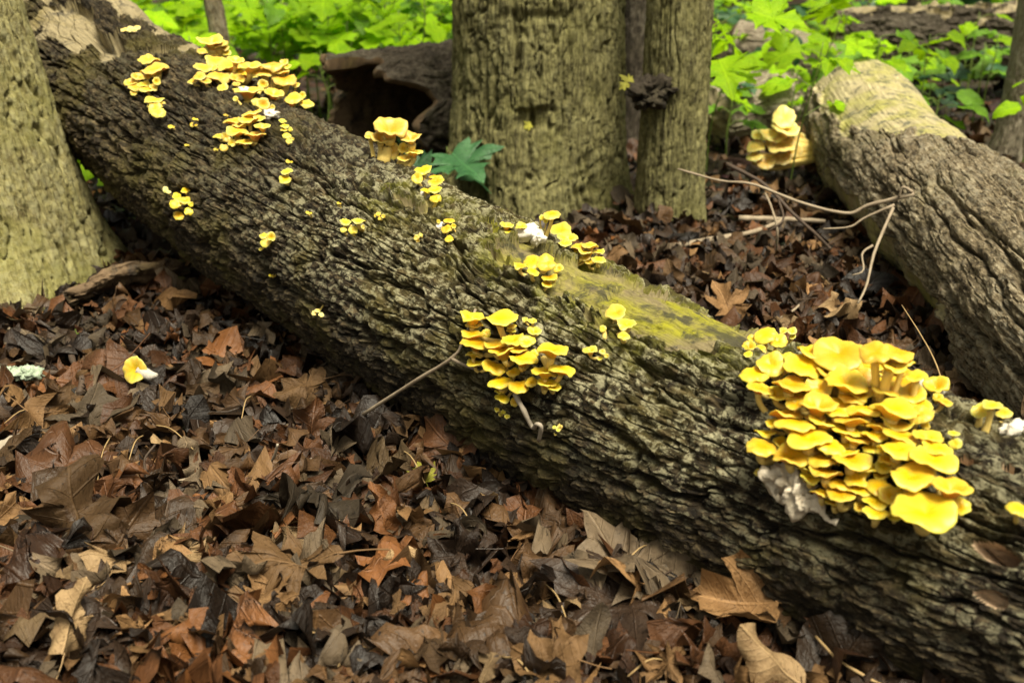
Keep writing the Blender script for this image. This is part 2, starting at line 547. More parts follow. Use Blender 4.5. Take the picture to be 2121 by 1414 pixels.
def bark_height(u, th, R, X, Y, Z, s):
    """outward relief in metres of furrowed bark, and how proud each spot is (0 to 1); s: dict of sizes"""
    cx, sx = np.cos(th) * R, np.sin(th) * R
    w = fbm(X * 12, Y * 12, Z * 12, 3) * s.get('warp', 0.35)
    fu, fv = s['fu'], s['fv']
    tw = s.get('twist', 0.0)
    if tw:
        c2, s2 = np.cos(th + tw * u) * R, np.sin(th + tw * u) * R
        cx, sx = c2, s2
    a = fbm(u * fu + w, cx * fv + w, sx * fv - w, 2, 0.45)
    f1 = sstep(0.0, s.get('wid', 0.2), np.abs(a))
    b = fbm(u * fu * 2.6 + 5 + w, cx * fv * 2.1, sx * fv * 2.1 + w, 2, 0.5)
    f2 = sstep(0.0, 0.22, np.abs(b))
    c = np.abs(fbm(u * fu * 3.4 + 11, cx * fv * 0.7 + 3, sx * fv * 0.7 + w * 2, 2))       # breaks across the ridges
    f3 = sstep(0.0, 0.10, c)
    tr = fbm(u * s.get('ft', 26) + w, cx * s.get('ft', 26) * 2.6, sx * s.get('ft', 26) * 2.6, 3, 0.55) * 4.0
    fl = np.floor(tr)
    terr = (fl + sstep(0.55, 1.0, tr - fl)) / 4.0
    fine = fbm(X * 95, Y * 95, Z * 95, 3, 0.6)
    body = np.clip(np.abs(a) * 1.1, 0, 0.6)
    h = s['depth'] * (f1 * (0.75 + 0.5 * body) - 0.6) + s['sub'] * (f2 - 0.6) * (0.35 + 0.65 * f1) + 0.9 * s['sub'] * (f3 - 0.8) * f1
    h = h + s.get('flake', 0.004) * terr + s.get('fine', 0.0016) * fine
    return h, np.clip(0.55 * f1 + 0.25 * f2 + 0.35 * terr, 0, 1)


def quad_bez(C, R, t):
    t = np.asarray(t)[:, None]
    P = (1 - t) ** 2 * C[0] + 2 * t * (1 - t) * C[1] + t * t * C[2]
    r = R[0] * (1 - t) ** 2 + 2 * R[1] * t * (1 - t) + R[2] * t * t
    return P, r[:, 0]


def split_mesh(names, V, Q, fmask, mats, parent, attrs):
    out = []
    for nm, sel, m in ((names[0], ~fmask, mats[0]), (names[1], fmask, mats[1])):
        q = Q[sel]
        if not len(q):
            continue
        used = np.unique(q)
        re = np.zeros(len(V), np.int64)
        re[used] = np.arange(len(used))
        out.append(mk_obj(nm, mk_mesh(nm, V[used], re[q], [m], smooth=nm != 'bark', attrs={k: a[used] for k, a in attrs.items()}), parent))
    return out


def end_cap(name, ring, centre_push, mat, parent, seed, rough=0.02):
    """a closed broken end over a ring of points"""
    n = len(ring)
    c = ring.mean(0)
    rows = [ring]
    r_ = np.random.default_rng(seed)
    for k in (0.82, 0.6, 0.38, 0.18):
        row = c + (ring - c) * k + np.asarray(centre_push) * (1 - k)
        row = row + np.asarray(centre_push)[None] / (np.linalg.norm(centre_push) + 1e-9) * (r_.random((n, 1)) - 0.5) * rough
        rows.append(row)
    V = np.concatenate(rows + [(c + np.asarray(centre_push))[None]])
    Q = grid_faces(5, n, True)
    F = np.concatenate([Q[:, [0, 1, 2]], Q[:, [0, 2, 3]], np.stack([4 * n + np.arange(n), 4 * n + (np.arange(n) + 1) % n, np.full(n, 5 * n)], 1)])
    return mk_obj(name, mk_mesh(name, V, F, [mat], attrs={'guv': V[:, :3] * 0.5, 'ht': np.full(len(V), 0.5)}), parent)


# --- the main fallen log
LC = np.array([(-0.9675, 2.4476, 0.409), (-0.2648, 1.6746, 0.1145), (0.4652, 0.8875, 0.112)])
LR = (0.1766, 0.1822, 0.1396)


def main_log_base(t, th):
    P, r = quad_bez(LC, LR, t)
    T, Nn, Ff = frame_of(P, (0, 0, 1))
    nrm = np.cos(th)[None, :, None] * Nn[:, None] + np.sin(th)[None, :, None] * Ff[:, None]
    return P, r, T, nrm


def make_main_log():
    nu, nth = 1120, 560
    t = np.linspace(-0.11, 1.16, nu)
    th = spaced(-math.pi, math.pi, nth + 1, RAD(-38), RAD(150), 3.2)[:-1]
    P, r, T, nrm = main_log_base(t, th)
    seg = np.linalg.norm(np.diff(P, axis=0), axis=1)
    u1 = np.concatenate([[0], np.cumsum(seg)])
    U = np.repeat(u1[:, None], nth, 1)
    TH = np.repeat(th[None], nu, 0)
    circ = 2 * math.pi * 0.165
    Vv = (TH + math.pi) / (2 * math.pi) * circ
    B = P[:, None] + r[:, None, None] * nrm
    X, Y, Z = B[..., 0], B[..., 1], B[..., 2]
    h, ht = bark_height(U, TH, 0.165, X, Y, Z, dict(fu=4.0, fv=36.0, wid=0.13, depth=0.0150, sub=0.0062, flake=0.0046, fine=0.0022, ft=38, twist=0.25, warp=0.3))
    lump = 0.007 * fbm(X * 5, Y * 5, Z * 5, 2)
    # bark missing along the crest and at the butt: (t, angle) limits
    tt = np.repeat(t[:, None], nth, 1)
    thd = np.degrees(TH)
    jag = fbm(U * 14, Vv * 40, Z * 8, 3)
    hi = np.interp(t, [0.555, 0.577, 0.62, 0.655, 0.704, 0.738, 0.759, 0.793, 0.837, 0.878, 0.893], [11, 15, 16, 19, 17, 22, 21, 29, 24, 10, -8])[:, None]
    lo = np.interp(t, [0.555, 0.57, 0.62, 0.68, 0.75, 0.893], [13, 9, -3, -7, -30, -44])[:, None]
    d1 = np.minimum(np.minimum(hi - thd, thd - lo), np.minimum(tt - 0.555, 0.895 - tt) * 300) + jag * 6 + 5 * fbm(X * 55, Y * 55, Z * 55, 3) - 15 * sstep(0.15, 0.45, fbm(X * 13 + 1, Y * 13, Z * 13, 3)) * sstep(0.80, 0.72, tt)
    hi2 = np.interp(t, [-0.11, 0.02, 0.07, 0.126, 0.16, 0.189, 0.205], [62, 52, 42, 33, 10, -10, -40])[:, None]
    d2 = np.minimum(np.minimum(hi2 - thd, thd + 110), (0.21 - tt) * 300) + jag * 9 - 60 * sstep(0.2, 0.42, fbm(X * 9 + 3, Y * 9, Z * 9, 3))
    bare = np.maximum(d1, d2)
    for t0, a0, wt, wa in ((1.034, 52.0, 0.009, 3.6), (1.006, 21.0, 0.006, 2.2), (1.040, 68.0, 0.005, 2.6), (1.024, 18.5, 0.004, 1.8)):      # scars where bark has flaked off
        bare = np.maximum(bare, 6 * (1 - ((tt - t0) / wt) ** 2 - ((thd - a0) / wa) ** 2) + jag * 4)
    m = sstep(-2.5, 2.5, bare)
    wood = -0.013 + 0.0011 * fbm(U * 10, Vv * 190, Z * 3, 3) + 0.003 * fbm(X * 22, Y * 22, Z * 22, 3)
    cr = worley(U / 0.16, Vv / 0.03 + 2.2 * fbm(U * 5, Vv * 5, Z, 2), 0, 5)
    wood -= 0.009 * (1 - sstep(0.0, 0.06, cr[1] - cr[0]))
    wood += 0.004 * np.floor(3 * fbm(U * 9, Vv * 45, Z * 4, 3)) / 3
    # groove and lip of the torn butt
    butt = sstep(0.24, 0.10, tt)
    wood += butt * (0.018 * np.exp(-((thd + 22 - 60 * (0.12 - tt)) / 17) ** 2) - 0.022 * np.exp(-((thd - 16) / 14) ** 2) + 0.02 * fbm(X * 8, Y * 8, Z * 8, 2))
    flare = 0.016 * sstep(0.16, -0.05, tt) * (1 + 0.6 * np.cos(TH * 3 + 1.0))
    hh = h * (1 - m) + wood * m + lump + flare - 0.028 * sstep(0.22, 0.02, tt) * np.exp(-(thd / 70) ** 2)
    # the bark of the butt is mostly worn smooth
    V = B + nrm * hh[..., None]
    Q = grid_faces(nu, nth, True)
    bv = (bare.ravel() > 0)
    fm = bv[Q].sum(1) >= 2
    root = empty('fallen_log', Vector(P[560]) * 1.0, 'thick fallen log with furrowed dark bark carrying clusters of yellow mushrooms', 'log')
    off = P[560]
    V2 = (V - off).reshape(-1, 3)
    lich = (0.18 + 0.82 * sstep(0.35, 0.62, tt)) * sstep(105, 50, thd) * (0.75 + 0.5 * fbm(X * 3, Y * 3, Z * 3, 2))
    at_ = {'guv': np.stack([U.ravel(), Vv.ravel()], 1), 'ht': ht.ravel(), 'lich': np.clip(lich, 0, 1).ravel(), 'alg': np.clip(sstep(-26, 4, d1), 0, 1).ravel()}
    # wood near the butt is greyer than the green crest
    near = (tt.ravel()[Q[:, 0]] < 0.3) | (tt.ravel()[Q[:, 0]] > 0.93)
    tq, aq = tt.ravel()[Q[:, 0]], thd.ravel()[Q[:, 0]]
    full = fm & (tq < 0.3)
    far_ = fm & (tq > 0.93)
    scars = {}
    for k, (ta, tb, aa, ab) in enumerate(((1.0, 1.08, 35, 62), (0.94, 1.014, -10, 34), (1.0, 1.09, 62, 100), (1.014, 1.09, -10, 34))):
        scars['scar%d' % k] = far_ & (tq > ta) & (tq <= tb) & (aq > aa) & (aq <= ab)
    sel = {'bark': ~fm, 'crest': fm & ~near, 'butt': full, **scars}
    for nm, key, mat, lab in (('bark', 'bark', M['log_bark'], None), ('bare_wood', 'crest', M['log_wood'], 'barkless strip of yellow green stained wood along the crest'),
                              ('bare_wood', 'butt', M['butt_wood'], 'pale weathered wood where the bark has come away'),
                              *[('bark_scar', k, M['scar_wood'], None) for k in scars]):
        if not sel[key].any():
            continue
        if key.startswith('scar') and sel[key].sum() < 40:
            continue
        q = Q[sel[key]]
        used = np.unique(q)
        re = np.zeros(len(V2), np.int64)
        re[used] = np.arange(len(used))
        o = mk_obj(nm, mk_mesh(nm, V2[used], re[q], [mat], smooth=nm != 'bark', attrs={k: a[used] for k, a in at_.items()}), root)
        if lab:
            o['label'] = lab
    end_cap('broken_end', V[0][::6] - off, -T[0] * 0.05, M['rot_wood'], root, 1)
    end_cap('broken_end', V[-1][::6] - off, T[-1] * 0.02, M['rot_wood'], root, 2)
    # light surface for placing things
    tc, thc = t[::8], th[::4]
    Vc = (V)[::8, ::4]
    q = grid_faces(len(tc), len(thc), True)
    return BVHTree.FromPolygons([Vector(a) for a in Vc.reshape(-1, 3)], [tuple(int(i) for i in f) for f in q])


BV_MAIN = make_main_log()


def make_log(name, label, pts, radii, mats, nu, nth, relief, bare_fn=None, ref=(0, 0, 1), dense=(-80, 150), per=22, endc=(0.03, 0.03), endmat=None, names=('bark', 'bare_wood')):
    P = smooth_path(pts, nu)
    r = np.interp(np.linspace(0, len(pts) - 1, nu), np.arange(len(pts)), radii)
    T, Nn, Ff = frame_of(P, ref)
    th = spaced(-math.pi, math.pi, nth + 1, RAD(dense[0]), RAD(dense[1]), 2.5)[:-1]
    nrm = np.cos(th)[None, :, None] * Nn[:, None] + np.sin(th)[None, :, None] * Ff[:, None]
    B = P[:, None] + r[:, None, None] * nrm
    X, Y, Z = B[..., 0], B[..., 1], B[..., 2]
    u1 = np.concatenate([[0], np.cumsum(np.linalg.norm(np.diff(P, axis=0), axis=1))])
    U = np.repeat(u1[:, None], nth, 1)
    TH = np.repeat(th[None], nu, 0)
    circ = 2 * math.pi * float(np.mean(r))
    Vv = (TH + math.pi) / (2 * math.pi) * circ
    h, ht = bark_height(U, TH, float(np.mean(r)), X, Y, Z, relief)
    h += relief.get('lump', 0.01) * fbm(X * 5, Y * 5, Z * 5, 2)
    if bare_fn is not None:
        bare = bare_fn(U / u1[-1], np.degrees(TH), fbm(U * 14, Vv * 40, Z * 8, 3), X, Y, Z)
        m = sstep(-3, 3, bare)
        wood = -relief['depth'] * 0.75 + 0.0012 * fbm(U * 10, Vv * 190, Z * 3, 3) + 0.004 * fbm(X * 15, Y * 15, Z * 15, 3) + relief.get('lump', 0.01) * fbm(X * 5, Y * 5, Z * 5, 2)
        h = h * (1 - m) + wood * m
        bv = bare.ravel() > 0
    else:
        bv = np.zeros(nu * nth, bool)
    V = B + nrm * h[..., None]
    Q = grid_faces(nu, nth, True)
    off = P[nu // 2]
    root = empty(name, Vector(off), label, 'log')
    V2 = (V - off).reshape(-1, 3)
    split_mesh(names, V2, Q, bv[Q].sum(1) >= 2, mats, root, {'guv': np.stack([U.ravel(), Vv.ravel()], 1), 'ht': ht.ravel(), 'lich': np.ones(ht.size)})
    em = endmat or M['rot_wood']
    end_cap('broken_end', V[0][::4] - off, -T[0] * endc[0], em, root, 1)
    end_cap('broken_end', V[-1][::4] - off, T[-1] * endc[1], em, root, 2)
    Vc = V[::5, ::4]
    q = grid_faces(Vc.shape[0], Vc.shape[1], True)
    return root, BVHTree.FromPolygons([Vector(a) for a in Vc.reshape(-1, 3)], [tuple(int(i) for i in f) for f in q])


def right_bare(u, thd, jag, X, Y, Z):
    hi = np.interp(u, [0, 0.04, 0.30, 0.42, 0.52, 0.56], [62, 60, 58, 34, 2, -60])
    d = np.minimum(hi - thd, thd + 150) + jag * 11
    low = np.minimum(thd - np.interp(u, [0.2, 0.45, 0.8], [98, 92, 98]), 150 - thd) + jag * 8       # lost bark low on the flank
    return np.maximum(d, np.where((u > 0.3) & (u < 0.85), low, -20))


RLOG, BV_RIGHT = make_log('fallen_log', 'pale fallen log with barkless top and flaking grey bark beside bare branch', [(1.10, 3.22, 0.215), (1.03, 2.75, 0.165), (0.975, 2.3, 0.150), (0.925, 1.9, 0.142), (0.875, 1.5, 0.138), (0.84, 1.2, 0.135)],
                          [0.165, 0.168, 0.160, 0.152, 0.148, 0.145], (M['right_bark'], M['right_wood']), 560, 330,
                          dict(fu=2.2, fv=32.0, wid=0.12, depth=0.015, sub=0.0036, flake=0.0030, fine=0.0009, ft=20, twist=-0.3, warp=0.12), right_bare, per=28)
make_log('fallen_log', 'dark weathered log lying across the undergrowth at the back', [(1.6, 5.15, 0.24), (2.4, 4.95, 0.26), (3.3, 4.85, 0.25)], [0.17, 0.18, 0.18], (M['dark_bark'], M['butt_wood']), 160, 120,
         dict(fu=3.0, fv=20.0, depth=0.02, sub=0.008, flake=0.008), lambda u, th, j, X, Y, Z: np.minimum(40 - th, th + 60) + j * 30 - 10, per=18)
make_log('pale_log', 'short whitish barkless log among green seedlings at the back', [(0.98, 4.55, 0.30), (1.2, 4.45, 0.25), (1.45, 4.3, 0.18)], [0.085, 0.09, 0.085], (M['pale_bark'], M['right_wood']), 80, 80,
         dict(fu=3.0, fv=20.0, depth=0.005, sub=0.002, flake=0.003), None, per=14)
make_log('broken_log', 'pale broken wood chunk behind the second trunk', [(0.72, 3.62, 0.12), (0.90, 3.72, 0.15), (1.06, 3.86, 0.13)], [0.10, 0.115, 0.09], (M['pale_bark'], M['right_wood']), 80, 80,
         dict(fu=3.0, fv=20.0, depth=0.006, sub=0.003, flake=0.005), None, per=14, endmat=M['right_wood'])


def make_hollow_log():
    nu, nth = 150, 150
    P = smooth_path([(-0.50, 3.16, 0.16), (-0.24, 3.46, 0.17), (0.02, 3.78, 0.18), (0.4, 4.2, 0.18)], nu)
    T, Nn, Ff = frame_of(P, (0, 0, 1))
    th = np.linspace(RAD(-128), RAD(118), nth)
    ru = 0.195 + 0.02 * np.linspace(1, 0, nu)
    U = np.repeat(np.linspace(0, 1.4, nu)[:, None], nth, 1)
    TH = np.repeat(th[None], nu, 0)
    nrm = np.cos(th)[None, :, None] * Nn[:, None] + np.sin(th)[None, :, None] * Ff[:, None]
    # torn rim: the mouth runs back unevenly
    rim = 0.10 * vnoise(np.cos(th) * 2.2 + 3, np.sin(th) * 2.2, th * 0) + 0.10 * (1 - np.cos(th)) + 0.03 * vnoise(th * 9, th * 0, th * 0)
    S = P[:, None] + T[:, None] * (rim[None, :, None] * np.linspace(1, 0, nu)[:, None, None] ** 2)
    Vv = (TH + math.pi) * 0.2
    B = S + ru[:, None, None] * nrm
    h, ht = bark_height(U, TH, 0.2, B[..., 0], B[..., 1], B[..., 2], dict(fu=4.5, fv=24.0, depth=0.018, sub=0.006, flake=0.006))
    O = B + nrm * h[..., None]
    hin = 0.012 * fbm(B[..., 0] * 14, B[..., 1] * 14, B[..., 2] * 14, 4)
    I = S + (ru[:, None, None] - 0.022 + hin[..., None]) * nrm
    off = P[40]
    root = empty('hollow_log', Vector(off), 'hollow rotted log with an open dark mouth and arched bark rim', 'log')
    Q = grid_faces(nu, nth)
    a = {'guv': np.stack([U.ravel(), Vv.ravel()], 1), 'ht': ht.ravel(), 'lich': np.ones(ht.size)}
    mk_obj('bark', mk_mesh('bark', (O - off).reshape(-1, 3), Q, [M['dark_bark']], attrs=a), root)
    mk_obj('rotten_inside', mk_mesh('rotten_inside', (I - off).reshape(-1, 3), Q[:, ::-1], [M['rot_wood']], attrs=a), root)
    rimV = np.stack([O[0], (O[0] + I[0]) / 2 - T[0] * 0.006, I[0]], 0) - off
    mk_obj('torn_rim', mk_mesh('torn_rim', rimV.reshape(-1, 3), grid_faces(3, nth), [M['rot_wood']], attrs={'guv': rimV.reshape(-1, 3)[:, :2], 'ht': np.full(3 * nth, 0.5)}), root)
    sides = []
    for k in (0, -1):
        e = np.stack([O[:, k], I[:, k]], 0) - off
        sides.append(mk_obj('split_edge', mk_mesh('split_edge', e.reshape(-1, 3), grid_faces(2, nu), [M['rot_wood']], attrs={'guv': e.reshape(-1, 3)[:, :2], 'ht': np.full(2 * nu, 0.5)}), root))
    end_cap('closed_end', np.concatenate([O[-1][::3], I[-1][::-3]]) - off, T[-1] * 0.03, M['rot_wood'], root, 5)


make_hollow_log()


def make_tree(label, x, y, r, lean, mat, per, relief, nu=330, nth=240, flare=0.45, fl_h=0.10, lobes=4, phase=0.0, top=4.5, dense_z=0.95, extra=None, name='tree', group=None):
    zz = spaced(-0.06, top, nu, -0.06, dense_z, 14)
    k = zz
    P = np.stack([x + lean[0] * k, y + lean[1] * k, zz], 1)
    P[:, 2] += gzf(x, y)
    th = spaced(-math.pi, math.pi, nth + 1, RAD(-100), RAD(100), 2.6)[:-1]
    TH = np.repeat(th[None], nu, 0)
    ZZ = np.repeat(zz[:, None], nth, 1)
    T, Nn, Ff = frame_of(P, (0, -1, 0))
    nrm = np.cos(th)[None, :, None] * Nn[:, None] + np.sin(th)[None, :, None] * Ff[:, None]
    rr = r * (1 - 0.06 * ZZ) + r * flare * np.exp(-np.clip(ZZ, 0, 9) / fl_h) * (0.55 + 0.45 * np.cos(lobes * TH + phase)) + r * 0.035 * fbm(np.cos(TH) * 1.5 + x, np.sin(TH) * 1.5, ZZ * 2.0, 2)
    B = P[:, None] + rr[..., None] * nrm
    X, Y, Z = B[..., 0], B[..., 1], B[..., 2]
    circ = 2 * math.pi * r
    Vv = (TH + math.pi) / (2 * math.pi) * circ
    h, ht = bark_height(ZZ, TH, r, X, Y, Z, relief)
    if extra is not None:
        h = h + extra(ZZ, np.degrees(TH), X, Y, Z)
    V = B + nrm * h[..., None]
    base = np.array([x, y, gzf(x, y)])
    root = empty(name, Vector(base), label, 'tree', group)
    mk_obj('trunk', mk_mesh('trunk', (V - base).reshape(-1, 3), grid_faces(nu, nth, True), [mat], attrs={'guv': np.stack([ZZ.ravel(), Vv.ravel()], 1), 'ht': ht.ravel(), 'lich': np.ones(ht.size)}), root)
    return root, (x, y, r)


TREES = []
t_, c_ = make_tree('stout tree with smooth olive bark fissured in fine cracks beside the raised log butt', -1.105, 2.09, 0.185, (-0.14, 0.02), M['left_trunk'], 46,
                   dict(fu=4.0, fv=44.0, wid=0.12, depth=0.0135, sub=0.0034, flake=0.0018, fine=0.0012, ft=30, warp=0.3), nu=360, nth=330, flare=0.42, fl_h=0.13, lobes=3, phase=-1.0)
TREES.append(c_)


def mid_extra(z, thd, X, Y, Z):
    n = fbm(X * 18, Y * 18, Z * 18, 3)
    notch = sstep(0, 6, 12.5 - np.abs(thd + 4) + n * 7) * sstep(0, 0.022, 0.032 - np.abs(z - 0.275) + n * 0.02)
    e = -0.020 * notch
    for z0, w in ((0.155, 0.010), (0.115, 0.010), (0.08, 0.012)):                 # wrinkles that sag like folds
        zc = z0 + 0.055 * (thd / 40.0) ** 2
        e += 0.004 * np.exp(-((z - zc) / w) ** 2) * sstep(62, 40, np.abs(thd)) * (0.7 + 0.6 * n)
    e += 0.004 * np.exp(-((z - 0.555) / 0.02) ** 2) * sstep(30, 12, np.abs(thd + 3)) * (1 + n)      # scar collar
    e -= 0.008 * np.exp(-((z - 0.525) / 0.012) ** 2) * sstep(26, 12, np.abs(thd + 3))
    return e


t_, c_ = make_tree('broad tree trunk with ridged bark, a dark notch and sagging wrinkles above its foot', 0.070, 2.80, 0.228, (0.0, 0.02), M['mid_trunk'], 44,
                   dict(fu=5.0, fv=42.0, wid=0.16, depth=0.0145, sub=0.0045, flake=0.003, fine=0.0011, ft=24, warp=0.35), nu=360, nth=330, flare=0.34, fl_h=0.11, lobes=5, phase=0.6, extra=mid_extra)
TREES.append(c_)


t_, c_ = make_tree('slim olive tree standing against the broad trunk with a dark knot halfway up', 0.415, 2.585, 0.080, (0.0, 0.015), M['mid_trunk'], 22,
                   dict(fu=5.0, fv=60.0, wid=0.15, depth=0.0085, sub=0.003, flake=0.002, fine=0.0009, ft=30, warp=0.35), nu=300, nth=170, flare=0.28, fl_h=0.09, lobes=4, phase=2.0)
SLIM = t_
TREES.append(c_)
small_relief = dict(fu=9.0, fv=60.0, wid=0.2, depth=0.003, sub=0.0015, flake=0.002, fine=0.0010, ft=34, warp=0.4)
t_, c_ = make_tree('pale grey young tree behind the pale barkless log', 1.80, 3.42, 0.125, (-0.03, 0.0), M['pale_bark'], 34, small_relief, nu=200, nth=150, flare=0.35, fl_h=0.10)
TREES.append(c_)
t_, c_ = make_tree('thin grey sapling stem among the bright green leaves', -0.985, 3.62, 0.031, (-0.09, 0.0), M['right_bark'], 12, small_relief, nu=120, nth=60, flare=0.3, fl_h=0.05)
TREES.append(c_)
t_, c_ = make_tree('dark thin tree seen in the gap between the broad and the slim trunk', 0.43, 3.62, 0.045, (0.0, 0.0), M['dark_bark'], 14, small_relief, nu=120, nth=60, flare=0.3, fl_h=0.06)
TREES.append(c_)
for i, (x, y, r) in enumerate([(-4.5, 8.5, 0.16), (-2.3, 10.5, 0.2), (0.9, 9.5, 0.14), (3.2, 8.2, 0.17), (5.2, 10.5, 0.22), (-6.5, 12, 0.24), (-0.6, 13.5, 0.22), (2.2, 12.5, 0.18)]):
    t_, c_ = make_tree('distant dark trunk in the wood beyond the undergrowth', x, y, r, (0.01 * (i % 3 - 1), 0), M['dark_bark'], 16, dict(small_relief, fu=3.0, fv=20.0, depth=0.012), nu=60, nth=40, top=7.0, dense_z=3.0, group='distant trunks beyond the undergrowth')

# ------------------------------------------------------------------ leaf shapes
HALF = {
    'maple': [(0.015, 0), (0.18, -0.07), (0.40, -0.09), (0.34, 0.04), (0.56, 0.11), (0.42, 0.17), (0.30, 0.21), (0.46, 0.28), (0.60, 0.40), (0.74, 0.60), (0.52, 0.55), (0.40, 0.60), (0.21, 0.45), (0.22, 0.60), (0.35, 0.75), (0.18, 0.78), (0.10, 0.93)],
    'sugar': [(0.015, 0), (0.20, -0.02), (0.46, 0.02), (0.30, 0.15), (0.52, 0.30), (0.70, 0.42), (0.55, 0.48), (0.50, 0.62), (0.22, 0.47), (0.26, 0.66), (0.32, 0.80), (0.12, 0.84)],
    'oak': [(0.012, 0), (0.07, 0.08), (0.06, 0.16), (0.24, 0.16), (0.20, 0.24), (0.09, 0.31), (0.28, 0.37), (0.42, 0.46), (0.27, 0.48), (0.12, 0.53), (0.30, 0.63), (0.40, 0.76), (0.24, 0.74), (0.10, 0.76), (0.16, 0.88)],
    'ovate': [(0.02, 0), (0.16, 0.08), (0.27, 0.22), (0.31, 0.38), (0.28, 0.55), (0.20, 0.73), (0.09, 0.90)],
    'leaflet': [(0.01, 0), (0.09, 0.12), (0.19, 0.32), (0.24, 0.50), (0.23, 0.62), (0.15, 0.80), (0.05, 0.94)],
}
TIP = {'maple': 1.06, 'sugar': 1.0, 'oak': 1.0, 'ovate': 1.0, 'leaflet': 1.02}


def outline(kind, r_, sub=1):
    if kind == 'shard':
        n = 11
        a = np.sort((np.arange(n) + r_.random(n) * 0.8) / n * 2 * math.pi)
        rad = 0.34 + 0.19 * r_.random(n)
        p = np.stack([np.cos(a) * rad * 0.9, 0.5 + np.sin(a) * rad], 1)
    else:
        h = np.array(HALF[kind])
        h = h * np.array([1.0, 1.0])
        right = h + (r_.random(h.shape) - 0.5) * 0.03
        left = h[::-1] * np.array([-1, 1]) + (r_.random(h.shape) - 0.5) * 0.03
        p = np.concatenate([right, [(0.0, TIP[kind])], left])
    if sub:
        q = np.roll(p, -1, 0)
        mid = (p + q) / 2 + (r_.random(p.shape) - 0.5) * 0.045
        p = np.stack([p, mid], 1).reshape(-1, 2)
    return p


def leaf_geo(kind, seed, rings=(1.0, 0.7, 0.38), sub=1, curl=1.0, curl_dir=0.0, fold=0.1, crump=0.03, wave=0.05, tear=0.0, petiole=False):
    r_ = np.random.default_rng(seed)
    o = outline(kind, r_, sub)
    if tear:
        n = len(o)
        k = r_.integers(0, n)
        w = max(2, int(n * tear))
        idx = (k + np.arange(w)) % n
        c = np.array([0, 0.42])
        o[idx] = c + (o[idx] - c) * (0.35 + 0.25 * r_.random((w, 1)))
    n = len(o)
    c = np.array([0.0, 0.40])
    R = [c + (o - c) * k for k in rings]
    p = np.concatenate(R + [c[None]])
    rho = np.concatenate([np.full(n, k) for k in rings] + [[0.0]])
    F = []
    for a in range(len(rings) - 1):
        i = np.arange(n)
        j = (i + 1) % n
        F.append(np.stack([a * n + i, a * n + j, (a + 1) * n + j], 1))
        F.append(np.stack([a * n + i, (a + 1) * n + j, (a + 1) * n + i], 1))
    i = np.arange(n)
    b = (len(rings) - 1) * n
    F.append(np.stack([b + i, b + (i + 1) % n, np.full(n, len(rings) * n)], 1))
    F = np.concatenate(F)
    uv = p.copy()
    x, y = p[:, 0], p[:, 1] - 0.42
    ph = np.arctan2(y, x)
    z = fold * np.abs(x)
    for _ in range(4):
        a, f, s = r_.random() * 6.28, 4 + 9 * r_.random(), r_.random() * 6.28
        z = z + crump * np.sin((x * math.cos(a) + y * math.sin(a)) * f + s)
    for _ in range(2):
        a, f, s = r_.random() * 6.28, 3 + 5 * r_.random(), r_.random() * 6.28
        z = z + crump * 1.6 * (1 - np.abs(np.sin((x * math.cos(a) + y * math.sin(a)) * f + s)))        # sharp creases
    z = z + wave * rho ** 2 * np.sin(ph * int(3 + r_.integers(0, 4)) + r_.random() * 6.28)
    cd, sd = math.cos(curl_dir), math.sin(curl_dir)
    A, Bq = x * cd + y * sd, -x * sd + y * cd
    if abs(curl) > 0.05:
        kk = curl * (1 + 0.25 * Bq)
        rad = 1 / kk
        A2 = np.sin(A * kk) * (rad - z)
        Z2 = rad - np.cos(A * kk) * (rad - z)
    else:
        A2, Z2 = A, z
    X, Y = A2 * cd - Bq * sd, A2 * sd + Bq * cd
    V = np.stack([X, Y, Z2], 1)
    V[:, 2] -= np.percentile(V[:, 2], 12)
    if petiole:
        b0 = V[0] * 0.5 + V[n - 1] * 0.5
        d = np.array([0.05 * (r_.random() - 0.5), -1, 0.1 * (r_.random() - 0.3)])
        pts = [b0 + d * s + np.array([0.08 * math.sin(s * 5 + seed) * s, 0, 0]) for s in (-0.03, 0.12, 0.26, 0.38)]
        Vt, Ft = tube_arrays(pts, [0.012, 0.009, 0.008, 0.010], 4, False)
        F = np.concatenate([F, Ft + len(V)])
        V = np.concatenate([V, Vt])
        uv = np.concatenate([uv, np.zeros((len(Vt), 2))])
    return V, F, uv


KINDS = ['maple', 'sugar', 'oak', 'ovate', 'shard']

# ------------------------------------------------------------------ where leaves may lie
LT = np.linspace(-0.11, 1.16, 80)
LP, LPR = quad_bez(LC, LR, LT)
RP = smooth_path([(1.10, 3.22, 0.2), (1.03, 2.75, 0.15), (0.975, 2.3, 0.145), (0.925, 1.9, 0.138), (0.875, 1.5, 0.135), (0.84, 1.2, 0.135)], 50)


def blocked(x, y, z=0.03, slack=0.0):
    for tx, ty, tr in TREES:
        if (x - tx) ** 2 + (y - ty) ** 2 < (tr * 1.36 + slack) ** 2:
            return True
    d = (LP[:, 0] - x) ** 2 + (LP[:, 1] - y) ** 2 + (LP[:, 2] - z) ** 2
    i = d.argmin()
    if d[i] < (LPR[i] + slack) ** 2:
        return True
    d = (RP[:, 0] - x) ** 2 + (RP[:, 1] - y) ** 2 + (RP[:, 2] - z) ** 2
    return d.min() < (0.15 + slack) ** 2


def half_width(y, extra=0.15):
    return (y * PC + CAM_H * PS) * 0.517 + extra


